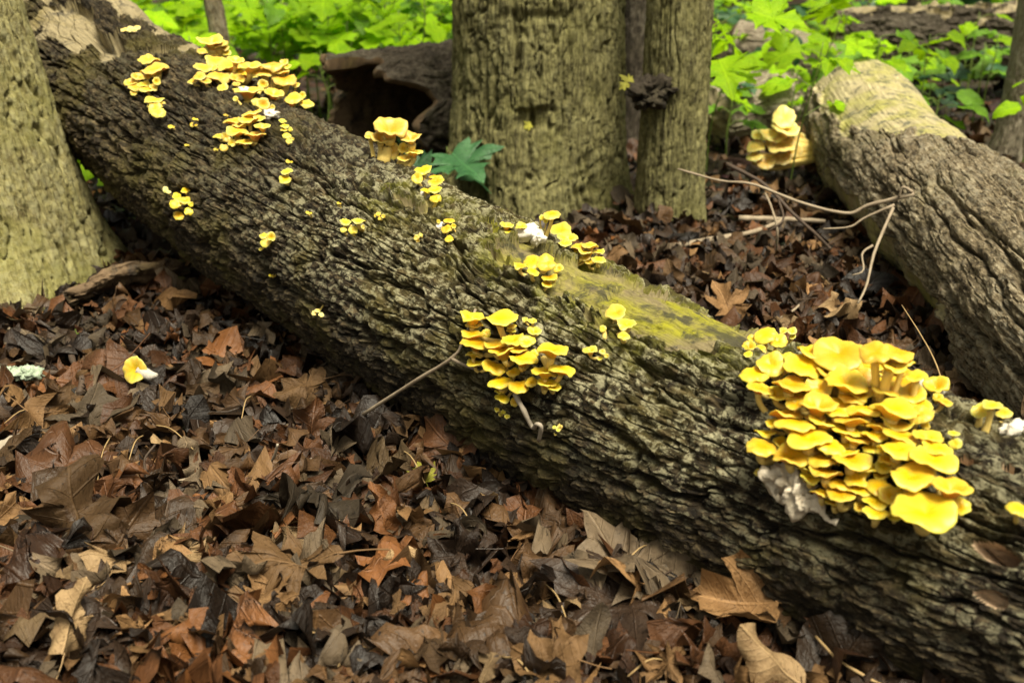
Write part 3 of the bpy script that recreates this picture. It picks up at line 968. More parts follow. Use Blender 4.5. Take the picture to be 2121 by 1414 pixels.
# ------------------------------------------------------------------ leaf litter
LO_GEO = []
for i in range(64):
    k = KINDS[[4, 3, 4, 1, 4, 0, 4, 3, 4, 2][i % 10]]
    c = [0.4, 1.2, -1.0, 2.4, -0.6, 3.4, 0.9, 1.8][(i // 2) % 8]
    LO_GEO.append(leaf_geo(k, 100 + i, rings=(1.0, 0.66, 0.33), sub=1 if k == 'shard' else 0, curl=c, curl_dir=i * 0.7, fold=0.15 * ((i % 5) - 1.5) / 2, crump=0.05 + 0.02 * (i % 3), wave=0.09, tear=0.3 if i % 3 == 0 else 0.12))


def rot_from(normal, spin):
    zax = Vector(normal).normalized()
    q = Vector((0, 0, 1)).rotation_difference(zax)
    return np.array((q.to_matrix() @ Matrix.Rotation(spin, 3, 'Z')))


def scatter_litter(name, label, n, ylo, yhi, smin, smax, power, zlo, zhi, tilt, seed, kinds_p, geo=LO_GEO, extra=0.2):
    r_ = np.random.default_rng(seed)
    VV, FF, MI, UV, RN = [], [], [], [], []
    nv = 0
    made = 0
    while made < n:
        y = ylo + (yhi - ylo) * r_.random() ** power
        x = (r_.random() * 2 - 1) * half_width(y, extra)
        if blocked(x, y, 0.02, -0.035):
            continue
        V, F, uv = geo[r_.integers(0, len(geo))]
        s = smin + (smax - smin) * r_.random() ** 1.6
        tl = tilt * r_.random() ** 1.5
        a = r_.random() * 6.28
        Rm = rot_from((math.sin(tl) * math.cos(a), math.sin(tl) * math.sin(a), math.cos(tl)), r_.random() * 6.28)
        W = (V * s) @ Rm.T
        z0 = gzf(x, y) + zlo + (zhi - zlo) * r_.random()
        W = W + np.array([x, y, z0 + 0.25 * s * math.sin(tl)])
        VV.append(W)
        FF.append(F + nv)
        MI.append(np.full(len(F), r_.choice(len(LM), p=kinds_p)))
        UV.append(uv)
        RN.append(np.full(len(V), r_.random()))
        nv += len(V)
        made += 1
    me = mk_mesh(name, np.concatenate(VV), np.concatenate(FF), LM, np.concatenate(MI), True, {'luv': np.concatenate(UV), 'rnd': np.concatenate(RN)})
    return tag(mk_obj(name, me), label, 'leaf litter', kind='stuff')


#        tan   chest dark  grey  rust  brown buff
KP = [0.10, 0.21, 0.27, 0.11, 0.05, 0.24, 0.02]
scatter_litter('leaf_litter', 'matted brown and black leaves packed beneath the loose leaves', 3300, 0.66, 2.9, 0.05, 0.13, 1.15, 0.0, 0.018, 0.6, 11, [0.07, 0.22, 0.32, 0.10, 0.04, 0.24, 0.01])
scatter_litter('leaf_litter', 'small broken leaf bits strewn between the larger brown leaves', 3000, 0.66, 2.6, 0.022, 0.075, 1.15, 0.012, 0.042, 1.1, 12, KP)
scatter_litter('leaf_litter', 'far carpet of dead leaves under the green seedlings', 3400, 2.6, 13.0, 0.06, 0.13, 1.5, 0.0, 0.03, 0.6, 13, KP, extra=0.8)

# single leaves on top
LEAF_COLOUR = ['dry tan', 'chestnut brown', 'wet blackish', 'dull grey brown', 'rust orange', 'mid brown', 'pale buff']
LEAF_FORM = ['maple leaf with spread lobes', 'lobed leaf with bent up tips', 'broken leaf piece', 'narrow oak leaf', 'oval leaf rolled into a trough', 'lobed leaf cupped upwards', 'broken leaf piece', 'maple leaf arched downwards', 'oval leaf rolled into a tube', 'broken leaf piece', 'oval leaf arched downwards', 'flat torn scrap of leaf']


def leaf_place(x, y):
    d = np.hypot(LP[:, 0] - x, LP[:, 1] - y)
    i = int(d.argmin())
    tx, ty = LP[min(i + 1, 79)][:2] - LP[max(i - 1, 0)][:2]
    behind = tx * (y - LP[i, 1]) - ty * (x - LP[i, 0]) > 0
    if behind:
        return 'between the two fallen logs' if x > 0.25 else 'behind the mushroom log'
    if math.hypot(x + 1.1, y - 2.09) < 0.62:
        return 'near the olive tree foot'
    if d[i] < 0.30:
        return 'close along the mushroom log'
    return 'out on the open litter' if y > 1.12 else 'on the litter away from the log'


HI_GEO = {}
for ki in range(7):
    L = []
    for j in range(12):
        k = ['maple', 'sugar', 'shard', 'oak', 'ovate', 'sugar', 'shard', 'maple', 'ovate', 'shard', 'ovate', 'shard'][j]
        curl = [0.7, 1.6, -1.6, 1.1, 3.6, 2.4, 1.8, -2.6, 5.0, 3.0, -2.0, 0.8][j] * (0.45 if ki == 2 else 1.0)
        V, F, uv = leaf_geo(k, 700 + ki * 20 + j, rings=(1.0, 0.8, 0.58, 0.34, 0.14), sub=1, curl=curl, curl_dir=j * 1.1 + ki, fold=[0.15, -0.2, 0.3, 0.1][(j + ki) % 4],
                            crump=0.045 + 0.02 * (j % 3), wave=0.09 + 0.04 * (j % 2), tear=[0.3, 0.0, 0.2][(j + ki) % 3], petiole=k != 'shard')
        L.append(mk_mesh('fallen_leaf', V, F, [LM[ki]], attrs={'luv': uv, 'rnd': np.zeros(len(V))}))
    HI_GEO[ki] = L
HERO = {}


def put_leaf(me, x, y, size, normal, spin, zoff, label, group=None, name='fallen_leaf'):
    o = bpy.data.objects.new(name, me)
    Rm = Matrix(rot_from(normal, spin).tolist()).to_4x4()
    o.matrix_world = Matrix.Translation((x, y, gzf(x, y) + zoff)) @ Rm @ Matrix.Scale(size, 4)
    link(o)
    tag(o, label, 'leaf', group)
    return o


r_ = np.random.default_rng(21)
made = 0
spots = []
while made < 255:
    py = 560 + (1440 - 560) * r_.random() ** 0.72
    px = -40 + 2200 * r_.random()
    g = on_ground(px, py)
    if g.y > 2.9 or blocked(g.x, g.y, 0.03, 0.0):
        continue
    if px > 1500 and py > 1150 and g.x > 0.3:
        continue
    s = 0.046 + 0.066 * r_.random() ** 1.6
    if any((g.x - a) ** 2 + (g.y - b) ** 2 < (0.33 * (s + c)) ** 2 for a, b, c in spots):
        if r_.random() < 0.93:
            continue
    spots.append((g.x, g.y, s))
    ki = int(r_.choice(7, p=[0.15, 0.22, 0.19, 0.13, 0.05, 0.22, 0.04]))
    tl = 0.95 * r_.random() ** 1.3
    a = r_.random() * 6.28
    jv = int(r_.integers(0, 12))
    lab = LEAF_COLOUR[ki] + ' ' + LEAF_FORM[jv] + ' ' + leaf_place(g.x, g.y)
    put_leaf(HI_GEO[ki][jv], g.x, g.y, s, (math.sin(tl) * math.cos(a), math.sin(tl) * math.sin(a), math.cos(tl)), r_.random() * 6.28,
             0.020 + 0.014 * r_.random() + 0.2 * s * math.sin(tl), lab, 'leaves: ' + lab)
    made += 1


def hero_leaf(px, py, size, kind, ki, label, normal=(0, 0, 1), spin=0.0, z=0.035, **kw):
    V, F, uv = leaf_geo(kind, 900 + int(px), rings=(1.0, 0.86, 0.7, 0.52, 0.34, 0.16), sub=1, petiole=True, **dict(kw, crump=kw.get('crump', 0.02) + 0.018, wave=kw.get('wave', 0.04) + 0.03))
    me = mk_mesh('fallen_leaf', V, F, [LM[ki] if isinstance(ki, int) else ki], attrs={'luv': uv, 'rnd': np.zeros(len(V))})
    g = on_ground(px, py, z)
    return put_leaf(me, g.x, g.y, size, normal, spin, z, label)


hero_leaf(610, 1185, 0.135, 'oak', 0, 'tan pointed oak leaf lying flat with its lobes spread to one side', (0.05, -0.35, 1), 1.75, 0.05, curl=0.5, fold=0.05, crump=0.012, wave=0.03)
hero_leaf(165, 1085, 0.115, 'sugar', 0, 'large tan leaf arched over the litter with a crumpled back', (0.15, -0.55, 0.8), 0.5, 0.055, curl=-2.1, curl_dir=0.6, fold=-0.3, crump=0.04, wave=0.08)
hero_leaf(185, 860, 0.115, 'maple', 3, 'grey maple leaf with branching veins lying flat below a chestnut leaf', (0.0, -0.3, 1), 0.1, 0.04, curl=0.4, fold=0.08, crump=0.012, wave=0.02)
hero_leaf(225, 778, 0.12, 'sugar', 1, 'broad chestnut leaf leaning beside the single fallen yellow mushroom', (-0.1, -0.75, 0.8), 2.4, 0.05, curl=-0.7, fold=-0.1, crump=0.014, wave=0.03)
hero_leaf(630, 800, 0.085, 'maple', 0, 'tan leaf bent into a hook near the forked twig', (0.2, -0.6, 0.8), 2.1, 0.045, curl=-1.8, fold=-0.15, crump=0.02, wave=0.06)
hero_leaf(145, 1310, 0.075, 'sugar', 6, 'pale pointed leaf standing upright like a tent', (0.5, -0.6, 0.5), 0.1, 0.06, curl=-3.4, curl_dir=0.0, fold=-0.5, crump=0.02, wave=0.04)
hero_leaf(790, 1075, 0.085, 'ovate', 4, 'orange tan leaf standing with a pale torn tip', (0.4, -0.7, 0.55), 0.5, 0.05, curl=2.2, fold=0.3, crump=0.03, wave=0.06)
hero_leaf(1300, 1170, 0.135, 'maple', 3, 'big slate grey leaf with a holed edge close under the log', (0.1, -0.25, 1), 0.7, 0.04, curl=0.6, fold=0.12, crump=0.02, wave=0.04)
hero_leaf(1240, 1265, 0.13, 'maple', 2, 'dark violet brown maple leaf spread flat showing radiating veins', (0.0, -0.15, 1), 2.2, 0.038, curl=0.3, fold=0.05, crump=0.015, wave=0.03)
hero_leaf(1530, 1255, 0.10, 'sugar', 0, 'tan folded leaf with a thin red stalk close to the log', (-0.2, -0.5, 0.8), 1.3, 0.05, curl=1.2, fold=0.45, crump=0.02, wave=0.04)
hero_leaf(1590, 1375, 0.085, 'ovate', 6, 'buff leaf curled into a hood at the log foot', (0.3, -0.7, 0.6), 1.0, 0.06, curl=-3.2, fold=-0.3, crump=0.02, wave=0.05)
hero_leaf(1140, 1375, 0.08, 'sugar', 0, 'wide pale tan leaf with speckles and one curled edge', (0.1, -0.4, 0.9), 1.35, 0.05, curl=1.3, curl_dir=1.2, fold=0.1, crump=0.02, wave=0.05)
hero_leaf(930, 920, 0.11, 'sugar', 1, 'shiny wet maroon leaf leaning against the log', (-0.35, -0.7, 0.6), 0.6, 0.05, curl=0.9, fold=0.2, crump=0.02, wave=0.05)
hero_leaf(565, 690, 0.10, 'ovate', 3, 'grey brown leaf standing on edge at the log foot', (-0.6, -0.6, 0.3), 0.4, 0.06, curl=1.2, fold=0.3, crump=0.02, wave=0.04)
hero_leaf(1500, 640, 0.085, 'maple', 0, 'tan maple leaf pointing up behind the log', (0.1, -0.6, 0.7), 0.4, 0.06, curl=1.0, fold=0.3, crump=0.02, wave=0.05)
hero_leaf(875, 972, 0.034, 'maple', M['yellow_green'], 'tiny yellow green lobed leaf on brown litter', (0.0, -0.5, 0.9), 0.4, 0.045, curl=0.6, fold=0.2, crump=0.02, wave=0.04)
hero_leaf(1395, 590, 0.075, 'ovate', 0, 'tan leaf standing like a small sail behind the log', (-0.3, -0.8, 0.3), 0.1, 0.05, curl=1.2, fold=0.3, crump=0.02, wave=0.05)

# ------------------------------------------------------------------ mushrooms
def cap_mesh(seed, style, mat):
    r_ = np.random.default_rng(seed)
    ns = 36
    if style == 'flat':
        prof = [(0.0, -0.15), (0.12, -0.125), (0.28, -0.05), (0.48, 0.0), (0.68, 0.02), (0.84, 0.012), (0.95, -0.015), (1.0, -0.05)]
    elif style == 'convex':
        prof = [(0.0, 0.0), (0.14, 0.02), (0.32, 0.045), (0.52, 0.045), (0.70, 0.02), (0.86, -0.04), (0.96, -0.11), (1.0, -0.17)]
    else:
        prof = [(0.0, -0.42), (0.10, -0.38), (0.24, -0.24), (0.44, -0.08), (0.64, 0.03), (0.82, 0.08), (0.95, 0.065), (1.0, 0.01)]
    e = prof[-1][1]
    under = [(0.985, e - 0.03), (0.93, e - 0.04), (0.72, e - 0.09), (0.50, min(e - 0.2, -0.24)), (0.33, -0.42 if style != 'funnel' else -0.60), (0.21, -0.62 if style != 'funnel' else -0.85)]
    rows = prof + under
    th = np.arange(ns) * 2 * math.pi / ns
    k1, k2 = r_.random(6) * 6.28, r_.random(6)
    lob = 1 + 0.12 * np.sin(2 * th + k1[0]) * k2[0] + 0.10 * np.sin(3 * th + k1[1]) * k2[1] + 0.05 * np.sin(7 * th + k1[2]) * k2[2] + 0.025 * np.sin(11 * th + k1[3])
    dent = r_.random() * 6.28
    dd = np.abs(np.angle(np.exp(1j * (th - dent))))
    if r_.random() < 0.45:
        lob = lob * (1 - 0.32 * np.exp(-(dd / 0.35) ** 2))            # a notch where the cap folds on itself
    wz = 0.17 * np.sin(2 * th + k1[3]) * k2[3] + 0.12 * np.sin(3 * th + k1[4]) * k2[4] + 0.07 * np.sin(5 * th + k1[5]) * k2[5] + 0.035 * np.sin(9 * th + k1[0])
    ecc = np.array([0.16 * (r_.random() - 0.5), 0.16 * (r_.random() - 0.5)])
    V, rho, gill, phi = [], [], [], []
    for i, (rr, z) in enumerate(rows):
        rl = rr * (1 + (lob - 1) * min(1, rr * 1.1))
        w = rr ** 2.4
        V.append(np.stack([np.cos(th) * rl + ecc[0] * rr, np.sin(th) * rl + ecc[1] * rr, z + wz * w], 1))
        rho.append(np.full(ns, rr))
        gill.append(np.full(ns, 0.0 if i < len(prof) else (0.3 if i == len(prof) else 1.0)))
        phi.append(th)
    V = np.concatenate(V)
    V[:, 2] += 0.02 * fbm(V[:, 0] * 3 + seed, V[:, 1] * 3, V[:, 2] * 3, 2)
    Q = grid_faces(len(rows), ns, True)[:, ::-1]
    me = mk_mesh('cap', V, Q, [mat], attrs={'rho': np.concatenate(rho), 'gill': np.concatenate(gill), 'phi': np.concatenate(phi)})
    return me


CAPS = {}
for key in ('yellow_cap', 'amber_cap', 'pale_cap', 'lemon_cap'):
    CAPS[key] = {st: [cap_mesh(31 * j + len(st), st, M[key]) for j in range(7)] for st in ('flat', 'convex', 'funnel')}
RC = np.random.default_rng(5)


def surface_at(px, py, bvh):
    d = ray(px, py).normalized()
    hit = bvh.ray_cast(CAM, d)
    return (hit[0], hit[1]) if hit[0] is not None else None


def lump_mesh(name, size, seed, mat, rag=0.35, seg=(14, 20)):
    nu, nv = seg
    a = np.linspace(0.04, math.pi - 0.04, nu)
    b = np.arange(nv) * 2 * math.pi / nv
    D = np.stack([np.sin(a)[:, None] * np.cos(b), np.sin(a)[:, None] * np.sin(b), np.cos(a)[:, None] * np.ones(nv)], -1)
    k = 1 + rag * fbm(D[..., 0] * 2.4 + seed, D[..., 1] * 2.4, D[..., 2] * 2.4, 4, 0.65)
    V = D * k[..., None] * np.asarray(size)
    return mk_mesh(name, V.reshape(-1, 3), grid_faces(nu, nv, True)[:, ::-1], [mat])


def cluster(label, caps, anchor=None, bvh=None, mat='yellow_cap', prot=1.0, spread=0.35, lumps=(), name='mushroom_cluster', group=None, stem_mat=None, styles=None, stemk=1.0, grow=1.12):
    bvh = bvh or BV_MAIN
    C = np.array([c[:4] for c in caps], float)
    if anchor is None:
        anchor = (float((C[:, 0] * C[:, 2]).sum() / C[:, 2].sum()), float(C[:, 1].max() * 0.6 + C[:, 1].mean() * 0.4))
    s = None
    for k in range(40):
        s = surface_at(anchor[0] + (k * 2.0 if bvh is BV_RIGHT else -k * 1.0), anchor[1] + k * (0.5 if bvh is BV_RIGHT else 3), bvh)
        if s:
            break
    S, n0 = s
    S = S.copy()
    d0 = depth_of(S)
    root = empty(name, S, label, 'mushroom', group)
    for ci, c in enumerate(caps):
        x, y, w, h = c[:4]
        hit = surface_at(x, y + h * 0.5, bvh)
        dep = depth_of(hit[0]) if hit else d0 + 0.01
        dep = min(max(dep, d0 - 0.09), d0 + 0.09)
        gk = grow if w < 60 else 1 + (grow - 1) * 0.45
        w, h = w * gk, h * gk
        rad = w / 2 / FPX * dep
        dep -= (rad * 0.95 + 0.010) * prot
        rad = w / 2 / FPX * dep
        pos = at(x, y, dep)
        near = bvh.find_nearest(pos)
        if near[0] is not None:
            dn = (pos - near[0]).dot(near[1])
            if dn < 0.55 * rad:
                pos = pos + near[1] * (0.55 * rad - dn)
        v = (CAM - pos).normalized()
        up = (Vector((0, 0, 1)) - v * v.z).normalized()
        asp = min(0.97, max(0.12, (h / w - 0.13) / 0.9))
        ang = math.acos(asp)
        nrm = v * math.cos(ang) + up * math.sin(ang) + Vector((RC.normal() * 0.10, RC.normal() * 0.05, 0))
        nrm.normalize()
        st = c[4] if len(c) > 4 else (styles[ci % len(styles)] if styles else ['flat', 'flat', 'convex', 'flat', 'funnel'][int(RC.integers(0, 5))])
        me = CAPS[mat][st][int(RC.integers(0, 7))]
        o = bpy.data.objects.new('cap', me)
        R = Matrix(rot_from(nrm, RC.random() * 6.28).tolist()).to_4x4()
        Ml = Matrix.Translation(pos - S) @ R @ Matrix.Diagonal((rad, rad, rad * (0.85 + 0.3 * RC.random()), 1))
        o.matrix_local = Ml
        link(o, root)
        # stem: from under the cap, bending into the wood
        foot = S.lerp(near[0], 1 - spread) if near[0] is not None else S
        n2 = bvh.find_nearest(foot)
        foot, fn = n2[0], n2[1]
        zs = -0.5 if st != 'funnel' else -0.72
        top = (pos - S) + R.to_3x3() @ Vector((0, 0, zs * rad))
        end = (foot - S) - fn * 0.006
        ctl = top - nrm * min(0.5 * (top - end).length, 0.03) + fn * 0.25 * (top - end).length * 0.4
        rr = max(0.0016, 0.215 * rad) * stemk
        ts = np.linspace(0, 1, 7)
        pts = [tuple((top * (1 - t) ** 2 + ctl * 2 * t * (1 - t) + end * t * t)) for t in ts]
        inv = Ml.inverted()
        V, F = tube_arrays(pts, [rr * 1.1, rr * 0.92, rr * 0.85, rr * 0.85, rr * 0.9, rr, rr * 1.15], 9, True, 0.12, ci)
        V = np.array([tuple(inv @ Vector(p)) for p in V])
        mk_obj('stem', mk_mesh('stem', V, F, [M[stem_mat or 'stem']]), o)
    for li, (x, y, w, h, mname, lname) in enumerate(lumps):
        hit = surface_at(x, y, bvh)
        dep = depth_of(hit[0]) if hit else d0
        p = at(x, y, dep) if not hit else hit[0]
        nn = hit[1] if hit else n0
        k = dep / FPX / 2
        me = lump_mesh(lname, (w * k, h * k * 0.9, min(w, h) * k * 0.7), 3 + li * 5 + x, M[mname], 0.5)
        o = mk_obj(lname, me, root)
        o.matrix_local = Matrix.Translation(p - S + nn * 0.8 * min(w, h) * k) @ Matrix(rot_from((CAM - p).normalized() * 0.5 + nn * 0.5, 0).tolist()).to_4x4()
    return root


BIG = [(1738, 727, 95, 66, 'flat'), (1748, 752, 78, 32, 'flat'), (1676, 725, 50, 26), (1670, 753, 82, 46, 'flat'), (1596, 752, 48, 42, 'flat'), (1564, 772, 50, 30, 'convex'), (1636, 737, 27, 14), (1619, 747, 16, 20), (1620, 769, 30, 14),
       (1637, 793, 72, 26, 'flat'), (1695, 801, 46, 40, 'flat'), (1756, 787, 84, 46, 'flat'), (1573, 802, 42, 24), (1610, 813, 40, 26, 'funnel'), (1650, 818, 42, 22), (1696, 835, 74, 38, 'funnel'), (1648, 836, 32, 20),
       (1744, 837, 48, 20), (1767, 820, 46, 20), (1628, 855, 66, 20), (1598, 875, 26, 18), (1647, 874, 74, 22), (1708, 873, 52, 17), (1762, 867, 56, 15),
       (1813, 729, 56, 40, 'convex'), (1862, 729, 60, 30, 'convex'), (1869, 747, 42, 16), (1837, 772, 44, 20), (1874, 769, 62, 26), (1898, 778, 40, 18), (1782, 782, 48, 36), (1823, 787, 36, 18), (1840, 803, 58, 30), (1887, 812, 46, 34),
       (1939, 797, 42, 32), (1955, 830, 28, 16), (1942, 822, 18, 14), (1785, 817, 40, 18), (1795, 845, 70, 26), (1850, 843, 90, 40), (1901, 856, 44, 38), (1788, 868, 44, 20), (1858, 874, 64, 22), (1918, 880, 16, 16),
       (1580, 923, 56, 31, 'convex'), (1590, 895, 38, 18), (1676, 903, 82, 50, 'flat'), (1721, 920, 48, 26), (1752, 921, 24, 16), (1638, 941, 70, 42, 'flat'), (1617, 914, 34, 20), (1705, 948, 62, 28, 'convex'), (1752, 935, 38, 12),
       (1765, 949, 72, 42, 'flat'), (1754, 889, 48, 22), (1770, 906, 46, 16), (1712, 975, 52, 20), (1678, 987, 34, 20), (1669, 969, 32, 12), (1739, 1000, 42, 20), (1776, 990, 40, 30), (1781, 1012, 42, 22), (1703, 1018, 36, 16),
       (1740, 1022, 50, 27), (1729, 1040, 30, 14), (1782, 1049, 22, 16), (1814, 898, 45, 16), (1867, 899, 58, 32), (1921, 903, 48, 24), (1858, 926, 72, 36, 'flat'), (1941, 924, 52, 26), (1934, 948, 80, 54, 'flat'), (1806, 925, 34, 17),
       (1830, 931, 26, 15), (1830, 964, 28, 24), (1887, 981, 84, 54, 'flat'), (1825, 984, 26, 13), (1819, 1005, 46, 23), (1973, 1007, 76, 38, 'funnel'), (1848, 1026, 44, 34), (1812, 1037, 42, 24), (1918, 1056, 118, 84, 'flat'),
       (1986, 1049, 42, 38), (1817, 1060, 44, 24), (1853, 1075, 28, 18), (1948, 908, 14, 8), (1800, 755, 52, 30), (1845, 752, 50, 26), (1868, 790, 52, 26), (1812, 805, 46, 24), (1725, 770, 56, 26), (1905, 835, 40, 22), (1820, 880, 40, 16), (1730, 850, 44, 18), (1690, 865, 40, 16), (1845, 950, 40, 20), (1795, 965, 40, 20), (1870, 1030, 36, 20)]
BIGC = cluster('huge golden yellow mushroom cluster of dozens of overlapping caps on the log', BIG, (1775, 900), prot=1.25, spread=0.18, grow=1.24, stemk=1.3,
        lumps=[(1915, 805, 36, 30, 'white_flesh', 'torn_flesh'), (1935, 815, 34, 30, 'white_flesh', 'torn_flesh')])
cluster('golden mushroom cluster of wavy caps perched just above the huge cluster', [(1585, 692, 45, 30), (1611, 705, 36, 28), (1551, 716, 27, 19), (1574, 719, 20, 12), (1558, 699, 17, 13), (1549, 733, 18, 13)], (1590, 735))
cluster('tiny pale yellow mushroom pair behind the cluster above the huge one', [(1622, 684, 17, 13), (1640, 684, 18, 15), (1641, 696, 13, 12)], (1634, 712), mat='lemon_cap')
cluster('yellow mushroom trio by a white torn stump past the huge cluster', [(2028, 850, 32, 30), (2054, 838, 36, 18), (2079, 853, 30, 20)], (2050, 895), mat='lemon_cap', stemk=1.8, lumps=[(2100, 897, 44, 30, 'white_flesh', 'torn_flesh')])
cluster('single oval yellow mushroom cap alone on bark below the white torn stump', [(2110, 1052, 46, 32, 'convex')], name='mushroom')
cluster('two stacked yellow buttons beside the huge cluster', [(1975, 896, 24, 11), (1978, 919, 23, 25, 'convex'), (1922, 849, 8, 8), (1932, 853, 9, 7)], (1965, 920), mat='lemon_cap')
cluster('small drooping lemon mushroom below the huge cluster by the mycelium', [(1578, 976, 28, 18, 'convex'), (1605, 978, 9, 8)], (1600, 990), mat='lemon_cap', name='mushroom')
MID = [(980, 655, 50, 22), (1036, 656, 70, 30, 'flat'), (987, 670, 34, 16), (1060, 675, 20, 9), (979, 691, 42, 16), (987, 708, 58, 24, 'flat'), (1007, 689, 18, 18), (1027, 714, 48, 22), (1063, 702, 44, 22), (1091, 706, 30, 27),
       (1058, 684, 20, 9), (1041, 725, 54, 18), (1074, 722, 38, 18), (1082, 740, 60, 28, 'flat'), (1106, 733, 18, 20), (984, 750, 33, 19, 'flat'), (1022, 757, 46, 28, 'convex'), (987, 725, 32, 10), (1142, 722, 68, 30, 'flat'),
       (1130, 768, 49, 22, 'flat'), (1164, 762, 48, 22), (1036, 790, 50, 30, 'convex'), (1076, 797, 42, 28, 'convex'), (1102, 790, 26, 20, 'convex'), (1133, 792, 37, 18), (1148, 800, 26, 17), (1063, 770, 24, 20), (1040, 824, 28, 18, 'flat'),
       (1065, 832, 18, 17, 'convex'), (1036, 809, 20, 8)]
cluster('large golden mushroom cluster of stalked caps with a twig passing behind', MID, (1075, 750), prot=1.1, spread=0.4)
cluster('little pale yellow trumpet mushrooms behind the stalked golden cluster', [(1087, 664, 12, 10), (1103, 664, 18, 10, 'funnel'), (1106, 685, 27, 17, 'funnel')], (1098, 700), mat='lemon_cap')
cluster('tiny greenish yellow mushroom buds hanging below the stalked golden cluster', [(1030, 848, 11, 10), (1042, 853, 10, 9), (1050, 862, 11, 10), (1036, 858, 8, 7)], mat='lemon_cap')
cluster('speckled minute yellow buds on dark bark under the hooked twig', [(1148, 884, 8, 7), (1156, 890, 8, 7), (1151, 897, 7, 6), (1160, 882, 6, 5)], mat='lemon_cap')
cluster('compact yellow mushroom cluster on the green stained wood strip', [(1103, 541, 38, 28, 'convex'), (1133, 543, 38, 34, 'convex'), (1078, 550, 26, 15), (1157, 555, 18, 16), (1138, 573, 30, 13), (1134, 587, 22, 15), (1147, 576, 14, 12), (1104, 561, 26, 14)], (1122, 590), stemk=1.4)
cluster('yellow mushrooms round a torn snow white lump on the log crest', [(1143, 443, 36, 19, 'convex'), (1123, 451, 12, 14), (1131, 457, 10, 10), (1162, 474, 48, 28, 'flat'), (1176, 492, 38, 18, 'funnel'), (1169, 502, 26, 14), (1049, 466, 26, 11), (1054, 480, 18, 9), (1080, 468, 22, 14)], (1120, 505), mat='lemon_cap',
        lumps=[(1098, 486, 44, 30, 'white_flesh', 'torn_flesh'), (1122, 492, 30, 30, 'white_flesh', 'torn_flesh')])
cluster('tiered yellow mushroom cluster on the crest beside the snow white lump', [(1224, 507, 32, 11), (1241, 520, 24, 11), (1239, 536, 27, 16, 'convex'), (1210, 531, 24, 16, 'convex'), (1211, 519, 36, 12), (1199, 509, 28, 13), (1189, 520, 16, 13), (1220, 541, 26, 9)], (1205, 556), mat='lemon_cap')
cluster('thick stalked yellow mushroom pair rising from the edge of the green strip', [(1277, 645, 44, 26, 'flat'), (1299, 670, 38, 26, 'flat'), (1291, 694, 24, 18, 'convex'), (1249, 680, 14, 17)], (1270, 700), stemk=2.0, mat='lemon_cap')
cluster('small yellow flower shaped mushrooms on lichen bark below the thick stalked pair', [(1222, 725, 28, 16, 'funnel'), (1248, 728, 12, 15), (1256, 736, 10, 10), (1243, 742, 10, 8)], (1240, 745), mat='lemon_cap')
cluster('slender column of five yellow mushrooms where the bark is split', [(877, 350, 32, 17, 'flat'), (865, 369, 22, 21, 'flat'), (902, 374, 30, 16, 'flat'), (902, 392, 24, 17, 'flat'), (902, 411, 22, 17, 'convex'), (900, 365, 20, 8), (883, 394, 20, 10)], (886, 415), stemk=1.4, lumps=[(885, 408, 18, 22, 'white_flesh', 'torn_flesh')])
cluster('trumpet shaped yellow mushrooms with a tall leaning funnel cap', [(808, 264, 54, 34, 'funnel'), (789, 285, 30, 22, 'funnel'), (766, 281, 19, 13), (810, 312, 28, 34, 'flat'), (851, 283, 36, 18, 'funnel'), (836, 307, 18, 18), (857, 314, 28, 10, 'funnel'), (838, 327, 22, 10), (846, 306, 12, 9)], (812, 335), mat='amber_cap', grow=1.3, stemk=1.7)
cluster('yellow and white mushroom tuft at the start of the green strip', [(929, 456, 22, 10), (925, 472, 22, 16, 'convex'), (939, 468, 10, 10), (931, 494, 18, 12), (908, 459, 8, 10)], (926, 490), lumps=[(910, 472, 14, 18, 'white_flesh', 'torn_flesh')])
cluster('two pale caps and a bud on short stalks on bare dark bark', [(716, 459, 22, 12, 'flat'), (743, 457, 24, 12, 'flat'), (731, 477, 18, 18, 'convex'), (712, 475, 13, 12), (752, 470, 8, 8)], (730, 485), mat='lemon_cap', stemk=1.5)
cluster('orange yellow mushroom buds in a tuft at the bark break', [(784, 443, 10, 8), (778, 447, 7, 8), (794, 448, 8, 8), (787, 452, 8, 7)], mat='yellow_cap')
cluster('knobbly yellow bud pair below the bark break', [(863, 492, 10, 11), (871, 486, 7, 6), (866, 499, 7, 6)], mat='amber_cap', grow=1.3)
cluster('upright pin mushroom with a smaller cap at its foot', [(594, 355, 22, 11, 'flat'), (589, 379, 24, 17, 'convex')], (597, 386), mat='lemon_cap', stemk=1.3)
cluster('pair of white edged yellow mushrooms on the shaded log flank', [(551, 500, 22, 20, 'convex'), (546, 487, 16, 12), (562, 491, 18, 18), (540, 516, 7, 8)], mat='lemon_cap')
cluster('three tiny white yellow buds low on the shaded log flank', [(651, 648, 11, 10), (665, 651, 11, 10), (658, 642, 11, 8)], mat='pale_cap')
cluster('dangling yellow mushroom group on the shaded flank below the raised butt', [(365, 420, 24, 22, 'convex'), (386, 394, 18, 11), (384, 414, 20, 16), (395, 423, 10, 12), (372, 445, 22, 17, 'convex'), (390, 438, 17, 16, 'convex'), (367, 405, 18, 12)], (385, 430))
cluster('small white bud beside the dangling yellow group', [(343, 393, 12, 12, 'convex'), (350, 398, 8, 7)], mat='pale_cap', name='mushroom')
cluster('amber mushroom pair at the rim of the weathered butt wood', [(308, 121, 34, 14, 'flat'), (322, 142, 44, 20, 'flat'), (336, 140, 16, 14)], (318, 155), mat='amber_cap', grow=1.3, stemk=1.5)
